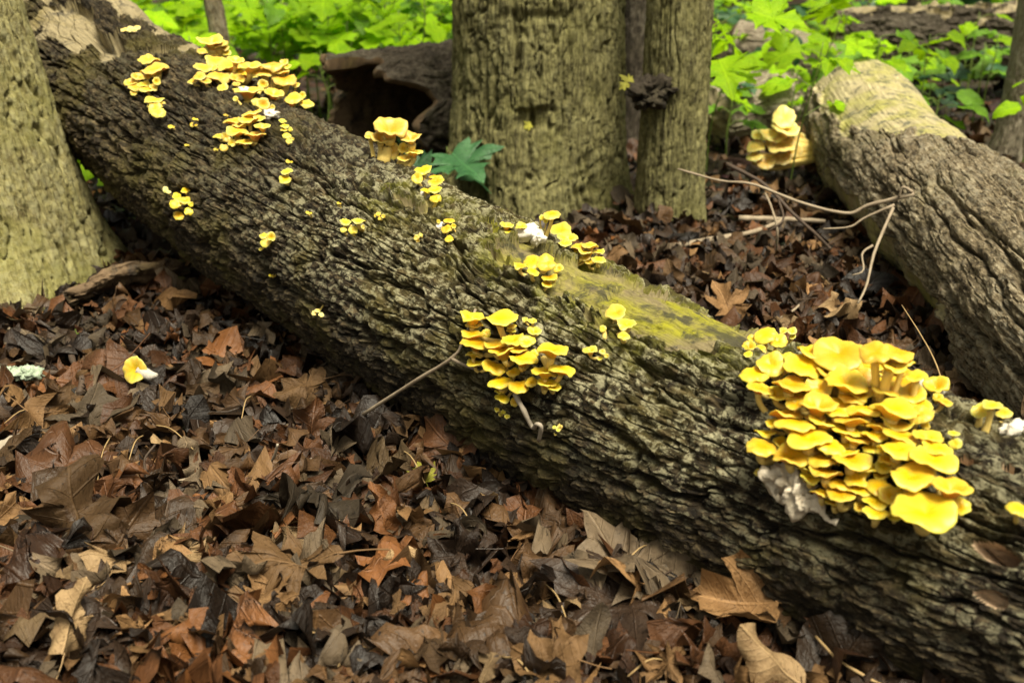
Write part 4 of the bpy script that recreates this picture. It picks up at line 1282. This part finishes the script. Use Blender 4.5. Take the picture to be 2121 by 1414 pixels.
cluster('ruffled amber mushroom bunch under the butt wood', [(272, 169, 24, 14), (286, 158, 22, 12), (281, 180, 24, 16, 'convex'), (307, 158, 14, 10), (324, 169, 13, 13), (307, 183, 24, 13), (318, 180, 14, 11), (277, 192, 12, 9), (297, 174, 20, 12)], (297, 190), mat='amber_cap', grow=1.3)
cluster('four small amber caps stepped below the ruffled bunch', [(318, 208, 30, 12), (323, 221, 22, 18, 'flat'), (336, 215, 18, 12), (327, 233, 22, 17, 'convex'), (313, 219, 12, 10)], (325, 230), mat='amber_cap', grow=1.3)
cluster('small pale mushroom tuft in a hollow on top of the butt', [(258, 61, 14, 9), (270, 60, 14, 11), (283, 57, 12, 9), (278, 63, 10, 7)], (270, 68), mat='pale_cap')
cluster('tall amber mushroom tower of many small caps on the log top', [(437, 83, 42, 17), (463, 87, 17, 9), (433, 99, 19, 9), (417, 105, 17, 9), (463, 99, 17, 9), (424, 112, 17, 9), (444, 110, 17, 9), (470, 110, 15, 9), (450, 91, 28, 11), (468, 118, 13, 7)], (446, 128), mat='amber_cap', grow=1.3, stemk=1.6, spread=0.8)
cluster('wide amber mushroom cluster at the foot of the tower', [(448, 124, 36, 16), (488, 124, 26, 13), (479, 135, 46, 20, 'flat'), (422, 139, 30, 14), (454, 156, 38, 16), (411, 158, 22, 15), (400, 168, 17, 9), (516, 136, 36, 15), (507, 154, 40, 14), (441, 139, 16, 10), (490, 165, 28, 14), (461, 181, 18, 13), (426, 168, 18, 8), (490, 174, 13, 8), (527, 139, 16, 10)], (470, 168), mat='amber_cap', grow=1.3, stemk=1.3)
cluster('amber mushroom cluster on the crest leaning against green leaves', [(545, 146, 38, 22), (564, 134, 38, 14), (588, 128, 14, 11), (595, 137, 14, 8), (582, 146, 28, 11), (591, 163, 40, 17, 'convex'), (579, 174, 22, 13), (612, 175, 15, 9), (575, 185, 16, 11)], (585, 196), mat='amber_cap', grow=1.3, stemk=1.4)
cluster('low amber mushroom trio with a white root thread on the crest', [(610, 202, 32, 20, 'convex'), (635, 214, 22, 14, 'convex'), (626, 198, 12, 14), (600, 216, 18, 8)], (615, 222), mat='amber_cap', grow=1.3, lumps=[(585, 208, 34, 9, 'white_flesh', 'root_thread')])
cluster('torn amber and white mushrooms with upright funnels', [(545, 174, 16, 22, 'funnel'), (566, 192, 32, 13, 'funnel'), (512, 187, 48, 14, 'funnel'), (545, 214, 22, 20, 'funnel'), (530, 211, 15, 12), (564, 222, 9, 10), (488, 205, 9, 9)], (540, 218), mat='amber_cap', grow=1.3, stemk=1.6, lumps=[(502, 204, 26, 28, 'white_flesh', 'torn_flesh')])
cluster('fan of amber mushrooms spilling down the furrowed flank', [(523, 234, 32, 11), (516, 246, 34, 13), (483, 249, 30, 13), (499, 257, 30, 11), (544, 261, 26, 11), (538, 244, 18, 12), (490, 271, 36, 12), (527, 278, 34, 10), (453, 281, 18, 9), (468, 284, 16, 22), (481, 297, 14, 20), (464, 305, 14, 13, 'convex'), (507, 293, 28, 12), (494, 293, 14, 14)], (512, 280), mat='amber_cap', grow=1.3)
cluster('string of small yellow buds hanging from a white lump', [(586, 251, 16, 8), (590, 260, 16, 9, 'convex'), (589, 268, 15, 8), (602, 268, 9, 11), (594, 280, 16, 13, 'convex'), (599, 293, 13, 11, 'convex'), (606, 288, 7, 7)], (590, 272), mat='lemon_cap', lumps=[(562, 244, 28, 20, 'white_flesh', 'torn_flesh')])
cluster('cream yellow mushroom bouquet at the end of the pale log', [(1621, 243, 42, 36), (1627, 263, 54, 24), (1593, 274, 34, 20), (1567, 280, 20, 17), (1564, 303, 32, 20), (1562, 322, 28, 14), (1598, 283, 36, 22), (1621, 300, 50, 22), (1655, 286, 20, 30), (1638, 311, 34, 32), (1587, 334, 32, 24), (1615, 325, 34, 26)], (1668, 335), bvh=BV_RIGHT, mat='pale_cap', prot=0.6, stemk=1.5, spread=0.55, grow=1.25)
for i, (x, y, w) in enumerate([(398, 258, 10), (466, 238, 6), (445, 309, 6), (596, 334, 9), (637, 440, 8), (385, 300, 6), (560, 570, 7), (700, 420, 6), (402, 246, 7), (352, 262, 9)]):
    cluster('minute yellow mushroom bud dotting the furrowed bark', [(x, y, w, w * 0.8, 'convex'), (x + w * 0.8, y + 1, w * 0.7, w * 0.5, 'convex')], mat='yellow_cap', name='mushroom_bud', group='minute buds dotting the bark')


def ground_mushroom():
    g = on_ground(290, 805, 0.03)
    g.z = gzf(g.x, g.y)
    root = empty('mushroom', g, 'single fallen yellow mushroom with a white stem tip lying on dead leaves', 'mushroom')
    o = bpy.data.objects.new('cap', CAPS['lemon_cap']['flat'][3])
    M1 = Matrix.Translation((0, -0.01, 0.075)) @ Matrix(rot_from((-0.30, -0.80, 0.45), 0.4).tolist()).to_4x4() @ Matrix.Scale(0.0225, 4)
    o.matrix_local = M1
    link(o, root)
    V, F = tube_arrays([(0.004, -0.004, 0.073), (0.016, -0.008, 0.068), (0.027, -0.014, 0.066), (0.038, -0.018, 0.070)], [0.008, 0.0095, 0.008, 0.003], 9)
    inv = M1.inverted()
    V = np.array([tuple(inv @ Vector(p)) for p in V])
    mk_obj('stem', mk_mesh('stem', V, F, [M['white_flesh']]), o)


ground_mushroom()

for k, (px, py, w, h) in enumerate([(1350, 190, 62, 48), (1372, 182, 34, 30), (1338, 205, 30, 26)]):
    p = at(px, py, 2.475)
    kk = 2.475 / FPX / 2
    o = mk_obj('knot', lump_mesh('knot', (w * kk, 0.034, h * kk), 9 + k, M['dark_bark'], 0.7, (24, 30)), SLIM)
    o.location = p - Vector(SLIM.location)

def mycelium_crust():
    pix = [(1600, 985), (1622, 1000), (1648, 1015), (1672, 1032), (1694, 1050), (1716, 1064), (1738, 1074)]
    S = Vector(BIGC.location)
    P = []
    for x, y in pix:
        h = surface_at(x, y, BV_MAIN)
        P.append(tuple(h[0] + h[1] * 0.010 - S))
    P = smooth_path(P, 60)
    k = np.linspace(0, 1, 60)
    rr = (0.014 * np.sin(np.clip(k * 1.15 + 0.12, 0, 1) * math.pi) ** 0.6 * (1 - 0.55 * k) + 0.003)
    V, F = tube_arrays(P, rr, 36, True)
    n = fbm(V[:, 0] * 75, V[:, 1] * 75, V[:, 2] * 75, 4, 0.65)
    c = np.repeat(P, 36, 0)
    body = V[:len(c)]
    V[:len(c)] = c + (body - c) * (1 + 0.75 * n[:len(c), None])
    mk_obj('mycelium', mk_mesh('mycelium', V, F, [M['mycelium']]), BIGC)


mycelium_crust()

# ------------------------------------------------------------------ twigs and sticks
def stick(name, label, pts, r0, r1, mat, branches=(), cat='twig', n=16, wob=0.25, group=None, sides=7):
    pts = [Vector(p) for p in pts]
    base = pts[0].copy()
    root = empty(name, base, label, cat, group) if branches else None
    rel = smooth_path([tuple(p - base) for p in pts], n)
    kn = 1 + 0.18 * np.sin(np.arange(n) * 1.9) * (np.arange(n) % 3 == 0)
    V, F = tube_arrays(rel, np.linspace(r0, r1, n) * kn, sides, True, wob, int(abs(base.x) * 1000))
    me = mk_mesh(name if not branches else 'main_stem', V, F, [M[mat]])
    if not branches:
        o = mk_obj(name, me, None, base)
        return tag(o, label, cat, group)
    mk_obj('main_stem', me, root)
    for bp, b0, b1 in branches:
        bp = [Vector(p) for p in bp]
        rel = smooth_path([tuple(p - base) for p in bp], 12)
        V, F = tube_arrays(rel, np.linspace(b0, b1, 12), 6, True, wob, 3)
        mk_obj('side_shoot', mk_mesh('side_shoot', V, F, [M[mat]]), root)
    return root


def ps(px, py, off=0.012):
    hit = surface_at(px, py, BV_MAIN)
    if hit:
        return hit[0] + (CAM - hit[0]).normalized() * off
    return on_ground(px, py, 0.04)


def pg(px, py, z=0.03):
    g = on_ground(px, py, z)
    return g


stick('dead_branch', 'bare forked grey branch resting on the pale log and reaching past the slim tree',
      [at(1893, 402, 1.93), at(1800, 425, 1.98), at(1755, 442, 2.0), at(1660, 420, 2.02), at(1560, 382, 2.05), at(1490, 374, 2.08), at(1404, 350, 2.1)], 0.0046, 0.0019, 'twig',
      [([at(1853, 424, 1.95), at(1790, 452, 1.98), at(1760, 470, 1.99), at(1705, 474, 2.0)], 0.0033, 0.0015),
       ([at(1850, 430, 1.94), at(1812, 520, 1.9), at(1795, 590, 1.86), at(1777, 628, 1.84)], 0.0033, 0.002),
       ([at(1808, 508, 1.9), at(1786, 525, 1.9), at(1788, 560, 1.88), at(1765, 570, 1.88)], 0.0026, 0.0013),
       ([at(1890, 398, 1.93), at(1870, 388, 1.93), at(1862, 408, 1.94)], 0.004, 0.002)], 'branch', 30)
stick('dead_branch', 'dark bare branch crossing under the forked grey branch', [at(1505, 340, 2.25), at(1580, 380, 2.2), at(1640, 440, 2.15), at(1690, 485, 2.1), at(1720, 515, 2.02)], 0.005, 0.003, 'twig_dark',
      [([at(1613, 415, 2.17), at(1622, 455, 2.1), at(1590, 480, 2.1)], 0.003, 0.0018)], 'branch', 20)
stick('dead_branch', 'long straight grey stick lying on litter behind the forked branch', [pg(1530, 452, 0.05), pg(1640, 455, 0.05), pg(1760, 462, 0.05)], 0.008, 0.006, 'twig', (), 'branch')
stick('dead_branch', 'grey stick on the litter running out from the slim tree foot', [pg(1390, 512, 0.03), pg(1470, 497, 0.035), pg(1560, 480, 0.04), pg(1625, 455, 0.05)], 0.009, 0.005, 'twig', (), 'branch')
stick('twig', 'upright kinked twig among leaves between the two logs', [pg(1605, 548, 0.02), at(1610, 480, 2.2), at(1598, 430, 2.25), at(1585, 400, 2.28)], 0.0035, 0.002, 'twig')
stick('twig', 'short pale twig curving over leaves just behind the log', [pg(1590, 672, 0.02), pg(1640, 645, 0.05), pg(1682, 605, 0.05)], 0.0035, 0.002, 'twig')
stick('twig', 'brown forked twig leaning from the litter onto the log flank', [pg(740, 866, 0.04), ps(850, 795, 0.03), ps(935, 742, 0.02), ps(960, 705, 0.012), ps(985, 640, 0.006)], 0.0030, 0.0020, 'twig',
      [([ps(935, 742, 0.02), ps(960, 755, 0.015), ps(995, 768, 0.008)], 0.0026, 0.0020)])
stick('twig', 'pale hooked twig dangling below the stalked golden cluster', [ps(1066, 815, 0.02), ps(1085, 850, 0.025), ps(1103, 885, 0.025), ps(1112, 878, 0.025), ps(1121, 885, 0.022), ps(1116, 912, 0.015)], 0.0034, 0.0026, 'twig_pale', n=22)
stick('twig', 'pale forked twig lying flat in the middle of the litter', [pg(545, 968, 0.045), pg(610, 958, 0.05), pg(682, 944, 0.045)], 0.0030, 0.0020, 'twig_pale', [([pg(560, 962, 0.046), pg(570, 940, 0.07), pg(575, 920, 0.09)], 0.0024, 0.0016)])
stick('twig', 'grey twig stub joined to a brown upright stick in the litter', [pg(368, 998, 0.05), pg(420, 985, 0.055), pg(482, 988, 0.045)], 0.0030, 0.0022, 'twig')
stick('twig', 'short brown upright stick poking out of the litter', [pg(367, 1035, 0.02), pg(364, 970, 0.05), pg(362, 905, 0.05)], 0.0045, 0.004, 'twig_dark')
stick('twig', 'thin dark arched twig beside the upright stick', [pg(328, 1035, 0.03), pg(305, 985, 0.05), pg(300, 950, 0.05), pg(322, 920, 0.06)], 0.002, 0.0015, 'twig_dark')
stick('dead_stick', 'dark stick lying by the maple leaf pointing at the left tree', [pg(165, 815, 0.04), pg(170, 780, 0.05), pg(150, 745, 0.05), pg(140, 700, 0.04)], 0.006, 0.005, 'twig_dark', (), 'stick')
lst = stick('lichen_stick', 'dark stick with a crust of mint green lichen', [pg(-30, 776, 0.04), pg(60, 774, 0.045), pg(150, 770, 0.04)], 0.0065, 0.005, 'twig_dark', [([pg(120, 771, 0.045), pg(170, 765, 0.05)], 0.004, 0.003)], 'stick')
for i, px in enumerate((-8, 14, 34, 52, 66)):
    p = pg(px, 773, 0.05)
    o = mk_obj('lichen', lump_mesh('lichen', (0.012, 0.008, 0.008), i * 3.1, M['lichen'], 0.8, (16, 24)), lst)
    o.location = p - Vector(lst.location)
stick('root_stub', 'weathered grey wood stub entering the litter beside the left tree', [pg(-30, 660, 0.03), pg(5, 690, 0.035), pg(40, 725, 0.02)], 0.022, 0.014, 'twig', (), 'stick', 14, 0.3, None, 12)
stick('root_stub', 'mossy grey stick end pointing in over the brown litter', [pg(-60, 960, 0.035), pg(-10, 930, 0.045), pg(45, 905, 0.04)], 0.014, 0.007, 'twig_pale', (), 'stick', 14, 0.4, None, 10)
stick('orange_stem', 'bright orange curled stem sticking out near the log', [pg(990, 1045, 0.02), at(995, 1030, 1.36), at(1006, 1021, 1.355), at(1022, 1026, 1.35), pg(1040, 1048, 0.02)], 0.0035, 0.0028, 'orange_curl', (), 'stem', 18)
stick('dry_stalk', 'long reddish leaf stalk arching at the foot of the log', [pg(1690, 1318, 0.06), pg(1740, 1368, 0.06), pg(1830, 1420, 0.05), pg(1900, 1450, 0.05)], 0.0016, 0.0018, 'straw', (), 'stalk')
stick('dry_stalk', 'thin straw stalk leaning before the pale log flank', [at(1960, 815, 1.25), at(1935, 745, 1.35), at(1905, 690, 1.42), at(1868, 632, 1.5)], 0.0013, 0.0008, 'straw', (), 'stalk')
STR = [((228, 905), (200, 1010)), ((300, 900), (265, 960)), ((1040, 1360), (1110, 1414)), ((1130, 1210), (1180, 1300)), ((660, 1310), (410, 1340)), ((480, 1240), (415, 1330)), ((930, 1040), (985, 1100)), ((1190, 1010), (1130, 1010)), ((1560, 1250), (1460, 1190)), ((520, 820), (500, 870)),
       ((640, 700), (690, 745)), ((90, 850), (5, 880)), ((830, 930), (880, 1000)), ((1290, 1170), (1365, 1130)), ((720, 1080), (560, 1100)), ((260, 1240), (330, 1180)), ((700, 1380), (760, 1340)), ((320, 880), (400, 930)), ((1300, 1400), (1390, 1370)), ((60, 1180), (140, 1150)), ((1440, 560), (1500, 600)), ((1660, 560), (1720, 590))]
for i, (a, b) in enumerate(STR):
    A, B_ = pg(*a, 0.045), pg(*b, 0.045)
    m = A.lerp(B_, 0.5) + Vector((0, 0, 0.012))
    stick('dry_stalk', 'thin straw coloured leaf stalk lying across the litter', [A, m, B_], 0.0011, 0.0008, ['straw', 'twig', 'twig_dark'][i % 3] if False else 'straw', (), 'stalk', 8, 0.1, 'straw stalks across the litter', 5)

# bark slab between the left tree and the log
def bark_slab():
    A, Bp = pg(135, 612, 0.05), pg(372, 560, 0.05)
    base = A.lerp(Bp, 0.5)
    d = (Bp - A)
    L = d.length
    ex = d.normalized()
    n_u, n_v = 90, 60
    u = np.linspace(-0.5, 0.5, n_u)
    a = np.arange(n_v) * 2 * math.pi / n_v
    w = 0.045 * np.sqrt(np.clip(1 - (2 * u) ** 4, 0.02, 1)) * (1.05 + 0.5 * u)
    cs, sn = np.sign(np.cos(a)) * np.abs(np.cos(a)) ** 0.6, np.sign(np.sin(a)) * np.abs(np.sin(a)) ** 0.6
    X = u[:, None] * L * np.ones((1, n_v))
    Y = w[:, None] * cs
    Z = 0.014 * sn * np.ones((n_u, 1)) + 0.010 * np.cos(u * 5)[:, None]
    rr = fbm(X * 20, Y * 160, Z * 60, 4)
    Z = Z + 0.008 * rr
    X = X + 0.05 * np.abs(u[:, None]) * fbm(Y * 130, Z * 90, Y * 0, 3)
    Y = Y + 0.006 * fbm(X * 14, Z * 150, Y * 20, 3)
    V = np.stack([X, Y, Z], -1).reshape(-1, 3)
    q = Vector((1, 0, 0)).rotation_difference(ex)
    o = mk_obj('bark_slab', mk_mesh('bark_slab', V, grid_faces(n_u, n_v, True), [M['rot_wood']], attrs={'guv': V[:, :2], 'ht': np.full(len(V), 0.5)}))
    o.matrix_world = Matrix.Translation(base) @ q.to_matrix().to_4x4() @ Matrix.Rotation(-0.7, 4, 'X')
    tag(o, 'split slab of rotten wood wedged at the foot of the olive tree', 'wood')


bark_slab()
hero_leaf(345, 600, 0.10, 'ovate', 1, 'chestnut curled leaf standing behind the wood slab', (0.5, -0.6, 0.4), 0.6, 0.05, curl=3.2, fold=0.3, crump=0.03, wave=0.06)

# ------------------------------------------------------------------ green plants
GM = {}
for mn in ('green_bright', 'green_mid', 'green_dark', 'yellow_green'):
    for k in ('maple', 'sugar', 'ovate', 'leaflet'):
        GM[mn, k] = []
        for j in range(4):
            V, F, uv = leaf_geo(k, 300 + j * 7, rings=(1.0, 0.72, 0.42, 0.18), sub=1, curl=[-0.5, -0.9, 0.4, -1.3][j], curl_dir=1.57 if j % 2 else 0.3, fold=[0.15, 0.25, 0.1, 0.2][j], crump=0.012, wave=0.035)
            V = V + np.array([0, 0.42, 0])
            GM[mn, k].append(mk_mesh('leaf', V, F, [M[mn]], attrs={'luv': uv, 'rnd': np.zeros(len(V))}))
RG = np.random.default_rng(77)


def leaf_on(root, loc, direction, size, mn, k, tilt=0.0):
    """leaf whose stalk end sits at loc, pointing along direction"""
    d = Vector(direction).normalized()
    up = Vector((RG.normal() * 0.25, RG.normal() * 0.25, 1.0)) + Vector((0, -0.35, 0)) * tilt
    zax = (up - d * up.dot(d)).normalized()
    xax = d.cross(zax)
    R = Matrix((xax, d, zax)).transposed().to_4x4()
    o = bpy.data.objects.new('leaf', GM[mn, k][int(RG.integers(0, 4))])
    o.matrix_local = Matrix.Translation(Vector(loc)) @ R @ Matrix.Scale(size, 4)
    return link(o, root)


def plant(label, x, y, hgt, n, size, mn, k, group=None, lean=(0, 0), stalk='stalk_green', cat='plant', name='seedling', spread=1.0, tilt=1.0, z0=None, rs=0.004):
    b = Vector((x, y, gzf(x, y) if z0 is None else z0))
    root = empty(name, b, label, cat, group)
    pts = [(0, 0, -0.02), (lean[0] * 0.3 + RG.normal() * 0.01, lean[1] * 0.3, hgt * 0.4), (lean[0] * 0.7, lean[1] * 0.7 + RG.normal() * 0.01, hgt * 0.75), (lean[0], lean[1], hgt)]
    P = smooth_path(pts, 12)
    V, F = tube_arrays(P, np.linspace(rs, rs * 0.45, 12), 6, True)
    st = mk_obj('stem', mk_mesh('stem', V, F, [M[stalk]]), root)
    for i in range(n):
        f = 0.45 + 0.55 * (i + 0.5) / n if n > 1 else 1.0
        p = Vector(P[min(11, int(f * 11))])
        a = i * 2.4 + RG.random() * 0.9
        d = Vector((math.cos(a), math.sin(a), 0.15 + 0.25 * RG.random()))
        pl = size * (0.35 + 0.5 * RG.random()) * spread
        e = p + d * pl
        Vt, Ft = tube_arrays([tuple(p), tuple(p + d * pl * 0.5 + Vector((0, 0, 0.01))), tuple(e)], [rs * 0.5, rs * 0.35, rs * 0.3], 5, False)
        mk_obj('leaf_stalk', mk_mesh('leaf_stalk', Vt, Ft, [M[stalk]]), root)
        d2 = Vector((d.x, d.y, -0.25 - 0.35 * RG.random()))
        if k == 'creeper':
            for q in range(5):
                aa = (q - 2) * 0.62
                dq = Vector((d.x * math.cos(aa) - d.y * math.sin(aa), d.x * math.sin(aa) + d.y * math.cos(aa), -0.15 - 0.15 * RG.random()))
                leaf_on(root, e, dq, size * (1.0 - 0.13 * abs(q - 2)), mn, 'leaflet', tilt)
        else:
            leaf_on(root, e, d2, size * (0.75 + 0.5 * RG.random()), mn, k, tilt)
    return root


G1 = 'bright green seedlings behind the fallen log'
back_left = []
for i in range(52):
    px = 130 + 830 * ((i * 0.618 + 0.13) % 1.0)
    y = 3.15 + 1.9 * ((i * 0.377 + 0.2) % 1.0)
    x = (px - 1060.5) / FPX * (y * PC + 0.5 * PS)
    h = 0.26 + 0.30 * RG.random() + 0.05 * (y - 3.3)
    if abs(px - 497) < 60:
        y += 1.2
        h = 0.3
    if abs(x + 0.1) < 0.55 and y < 4.1:
        y += 1.0
    mn = ['green_bright', 'green_mid', 'green_bright'][i % 3]
    k = ['sugar', 'ovate', 'maple', 'ovate', 'sugar'][i % 5]
    lab = {'green_bright': 'yellow green leafy seedling behind the fallen log', 'green_mid': 'deep green leafy seedling behind the fallen log'}[mn]
    lab = ('yellow green' if mn == 'green_bright' else 'deep green') + ' seedling with ' + {'sugar': 'broad lobed', 'maple': 'sharply lobed', 'ovate': 'oval'}[k] + ' leaves ' + (
        'between the log butt and the thin sapling' if px < 480 else 'between the thin sapling and the hollow log' if px < 640 else 'behind the hollow log')
    plant(lab, x, y, h, 7 + int(RG.integers(0, 4)), 0.085 + 0.06 * RG.random(), mn, k, 'seedlings: ' + lab)
for i in range(34):
    px = 1465 + 590 * ((i * 0.618 + 0.31) % 1.0)
    y = 3.35 + 1.9 * ((i * 0.529 + 0.1) % 1.0)
    x = (px - 1060.5) / FPX * (y * PC + 0.5 * PS)
    h = 0.20 + 0.26 * RG.random()
    mn = ['green_bright', 'green_bright', 'green_mid', 'green_bright', 'green_dark'][i % 5]
    k = ['creeper', 'ovate', 'sugar', 'creeper'][i % 4]
    lab = {'green_bright': 'yellow green plant growing behind the pale log', 'green_mid': 'grass green plant growing behind the pale log', 'green_dark': 'blue green plant growing behind the pale log'}[mn]
    lab = {'green_bright': 'yellow green', 'green_mid': 'grass green', 'green_dark': 'blue green'}[mn] + ' ' + {'creeper': 'five fingered creeper', 'ovate': 'oval leaved plant', 'sugar': 'lobed plant'}[k] + (
        ' beyond the broken wood chunk' if px < 1620 else ' behind the pale log' if px < 1850 else ' by the pale young tree')
    plant(lab, x, y, h, 4 if k == 'creeper' else 6, 0.085 + 0.04 * RG.random(), mn, k, 'plants: ' + lab)
for i in range(14):
    px = 170 + 740 * ((i + 0.5) / 14)
    y = 3.05 + 0.5 * ((i * 0.618) % 1.0) + (0.9 if px > 600 or abs(px - 497) < 70 else 0.0)
    x = (px - 1060.5) / FPX * (y * PC + 0.5 * PS)
    k = ['sugar', 'ovate', 'maple'][i % 3]
    lab = 'large glossy lime ' + {'sugar': 'broad lobed', 'maple': 'sharply lobed', 'ovate': 'oval leaved'}[k] + ' seedling ' + ('close behind the log butt' if px < 400 else 'beside the thin sapling' if px < 600 else 'over the top of the hollow log')
    plant(lab, x, y, 0.40 + 0.14 * RG.random(), 7, 0.12 + 0.04 * RG.random(), 'green_bright', k, 'seedlings: ' + lab)
# plants with a place of their own
p = at(1680, 260, 2.75)
plant('five fingered creeper with fresh leaves rising over the end of the pale log', p.x - 0.02, 2.86, 0.44, 3, 0.105, 'green_bright', 'creeper', lean=(0.03, -0.08), rs=0.003)
plant('lobed yellow green shoot standing between slim tree and pale log', 0.60, 3.05, 0.46, 5, 0.11, 'green_bright', 'sugar', lean=(0.06, 0.0), rs=0.003)
plant('tall lobed shoot close behind the slim tree', 0.545, 2.92, 0.50, 6, 0.12, 'green_bright', 'maple', lean=(0.03, 0.0), rs=0.003)
plant('large leaved shoot hanging over the pale log from behind', 0.93, 3.35, 0.52, 4, 0.14, 'green_bright', 'sugar', lean=(0.10, -0.1), rs=0.003)
plant('bright leafy sprig growing against the pale young tree', 1.60, 3.12, 0.33, 7, 0.10, 'green_bright', 'ovate', lean=(0.05, -0.05), rs=0.003)
plant('dark green low leaves under the hollow log mouth', -0.40, 2.92, 0.13, 4, 0.15, 'green_dark', 'ovate', lean=(0.06, -0.05), rs=0.003, spread=0.9)
plant('blue green broad leaf beside the foot of the broad tree', -0.19, 2.62, 0.20, 3, 0.14, 'green_dark', 'maple', lean=(0.02, -0.02), rs=0.003, spread=0.5)
plant('green lobed leaf in front of the hollow log', -0.58, 2.78, 0.22, 2, 0.12, 'green_mid', 'sugar', lean=(0.05, 0.0), rs=0.003)
plant('bright green leaf glimpsed under the raised log butt', -1.18, 2.95, 0.14, 4, 0.13, 'green_bright', 'sugar', rs=0.003)
g = on_ground(160, 708, 0.02)
plant('tiny green sprout in the litter near the olive tree', g.x, g.y, 0.045, 3, 0.028, 'green_mid', 'ovate', rs=0.0015)
g = on_ground(192, 818, 0.02)
plant('tiny yellow green sprout beside the chestnut leaf', g.x, g.y, 0.055, 3, 0.022, 'yellow_green', 'ovate', rs=0.0012)
# small leaves caught on the trunks
for px, py, dep, sz, lab in ((1312, 168, 2.46, 0.04, 'small yellow leaf caught beside the knot of the slim tree'), (1100, 258, 2.555, 0.022, 'tiny yellow green leaf stuck on the broad trunk'), (1158, 4, 2.56, 0.05, 'yellow leaf caught on the scar collar of the broad trunk')):
    o = bpy.data.objects.new('caught_leaf', GM['yellow_green', 'maple'][1])
    o.matrix_world = Matrix.Translation(at(px, py, dep)) @ Matrix(rot_from((-0.2, -0.75, 0.6), 1.9).tolist()).to_4x4() @ Matrix.Scale(sz, 4)
    link(o)
    tag(o, lab, 'leaf')

# ------------------------------------------------------------------ far undergrowth
def undergrowth():
    r_ = np.random.default_rng(9)
    geo = [leaf_geo(k, 40 + i, rings=(1.0, 0.5), sub=0, curl=-0.6, fold=0.2, crump=0.02) for i, k in enumerate(['ovate', 'sugar', 'ovate', 'maple'])]
    VV, FF, MI, UV, RN = [], [], [], [], []
    nv = 0
    for c in range(210):
        y = 5.6 + 10 * r_.random() ** 1.3
        x = (r_.random() * 2 - 1) * half_width(y, 1.5)
        for k in range(14):
            V, F, uv = geo[r_.integers(0, 4)]
            s = 0.11 + 0.09 * r_.random()
            Rm = rot_from((r_.normal() * 0.4, r_.normal() * 0.4 - 0.3, 1), r_.random() * 6.28)
            px, py_ = x + r_.normal() * 0.22, y + r_.normal() * 0.22
            W = (V * s) @ Rm.T + np.array([px, py_, gzf(px, py_) + 0.08 + 0.45 * r_.random()])
            VV.append(W)
            FF.append(F + nv)
            MI.append(np.full(len(F), r_.choice(3, p=[0.4, 0.4, 0.2])))
            UV.append(uv)
            RN.append(np.full(len(V), r_.random()))
            nv += len(V)
    me = mk_mesh('undergrowth', np.concatenate(VV), np.concatenate(FF), [M['green_bright'], M['green_mid'], M['green_dark']], np.concatenate(MI), True, {'luv': np.concatenate(UV), 'rnd': np.concatenate(RN)})
    tag(mk_obj('undergrowth', me), 'distant mass of green undergrowth leaves', 'undergrowth', kind='stuff')


undergrowth()
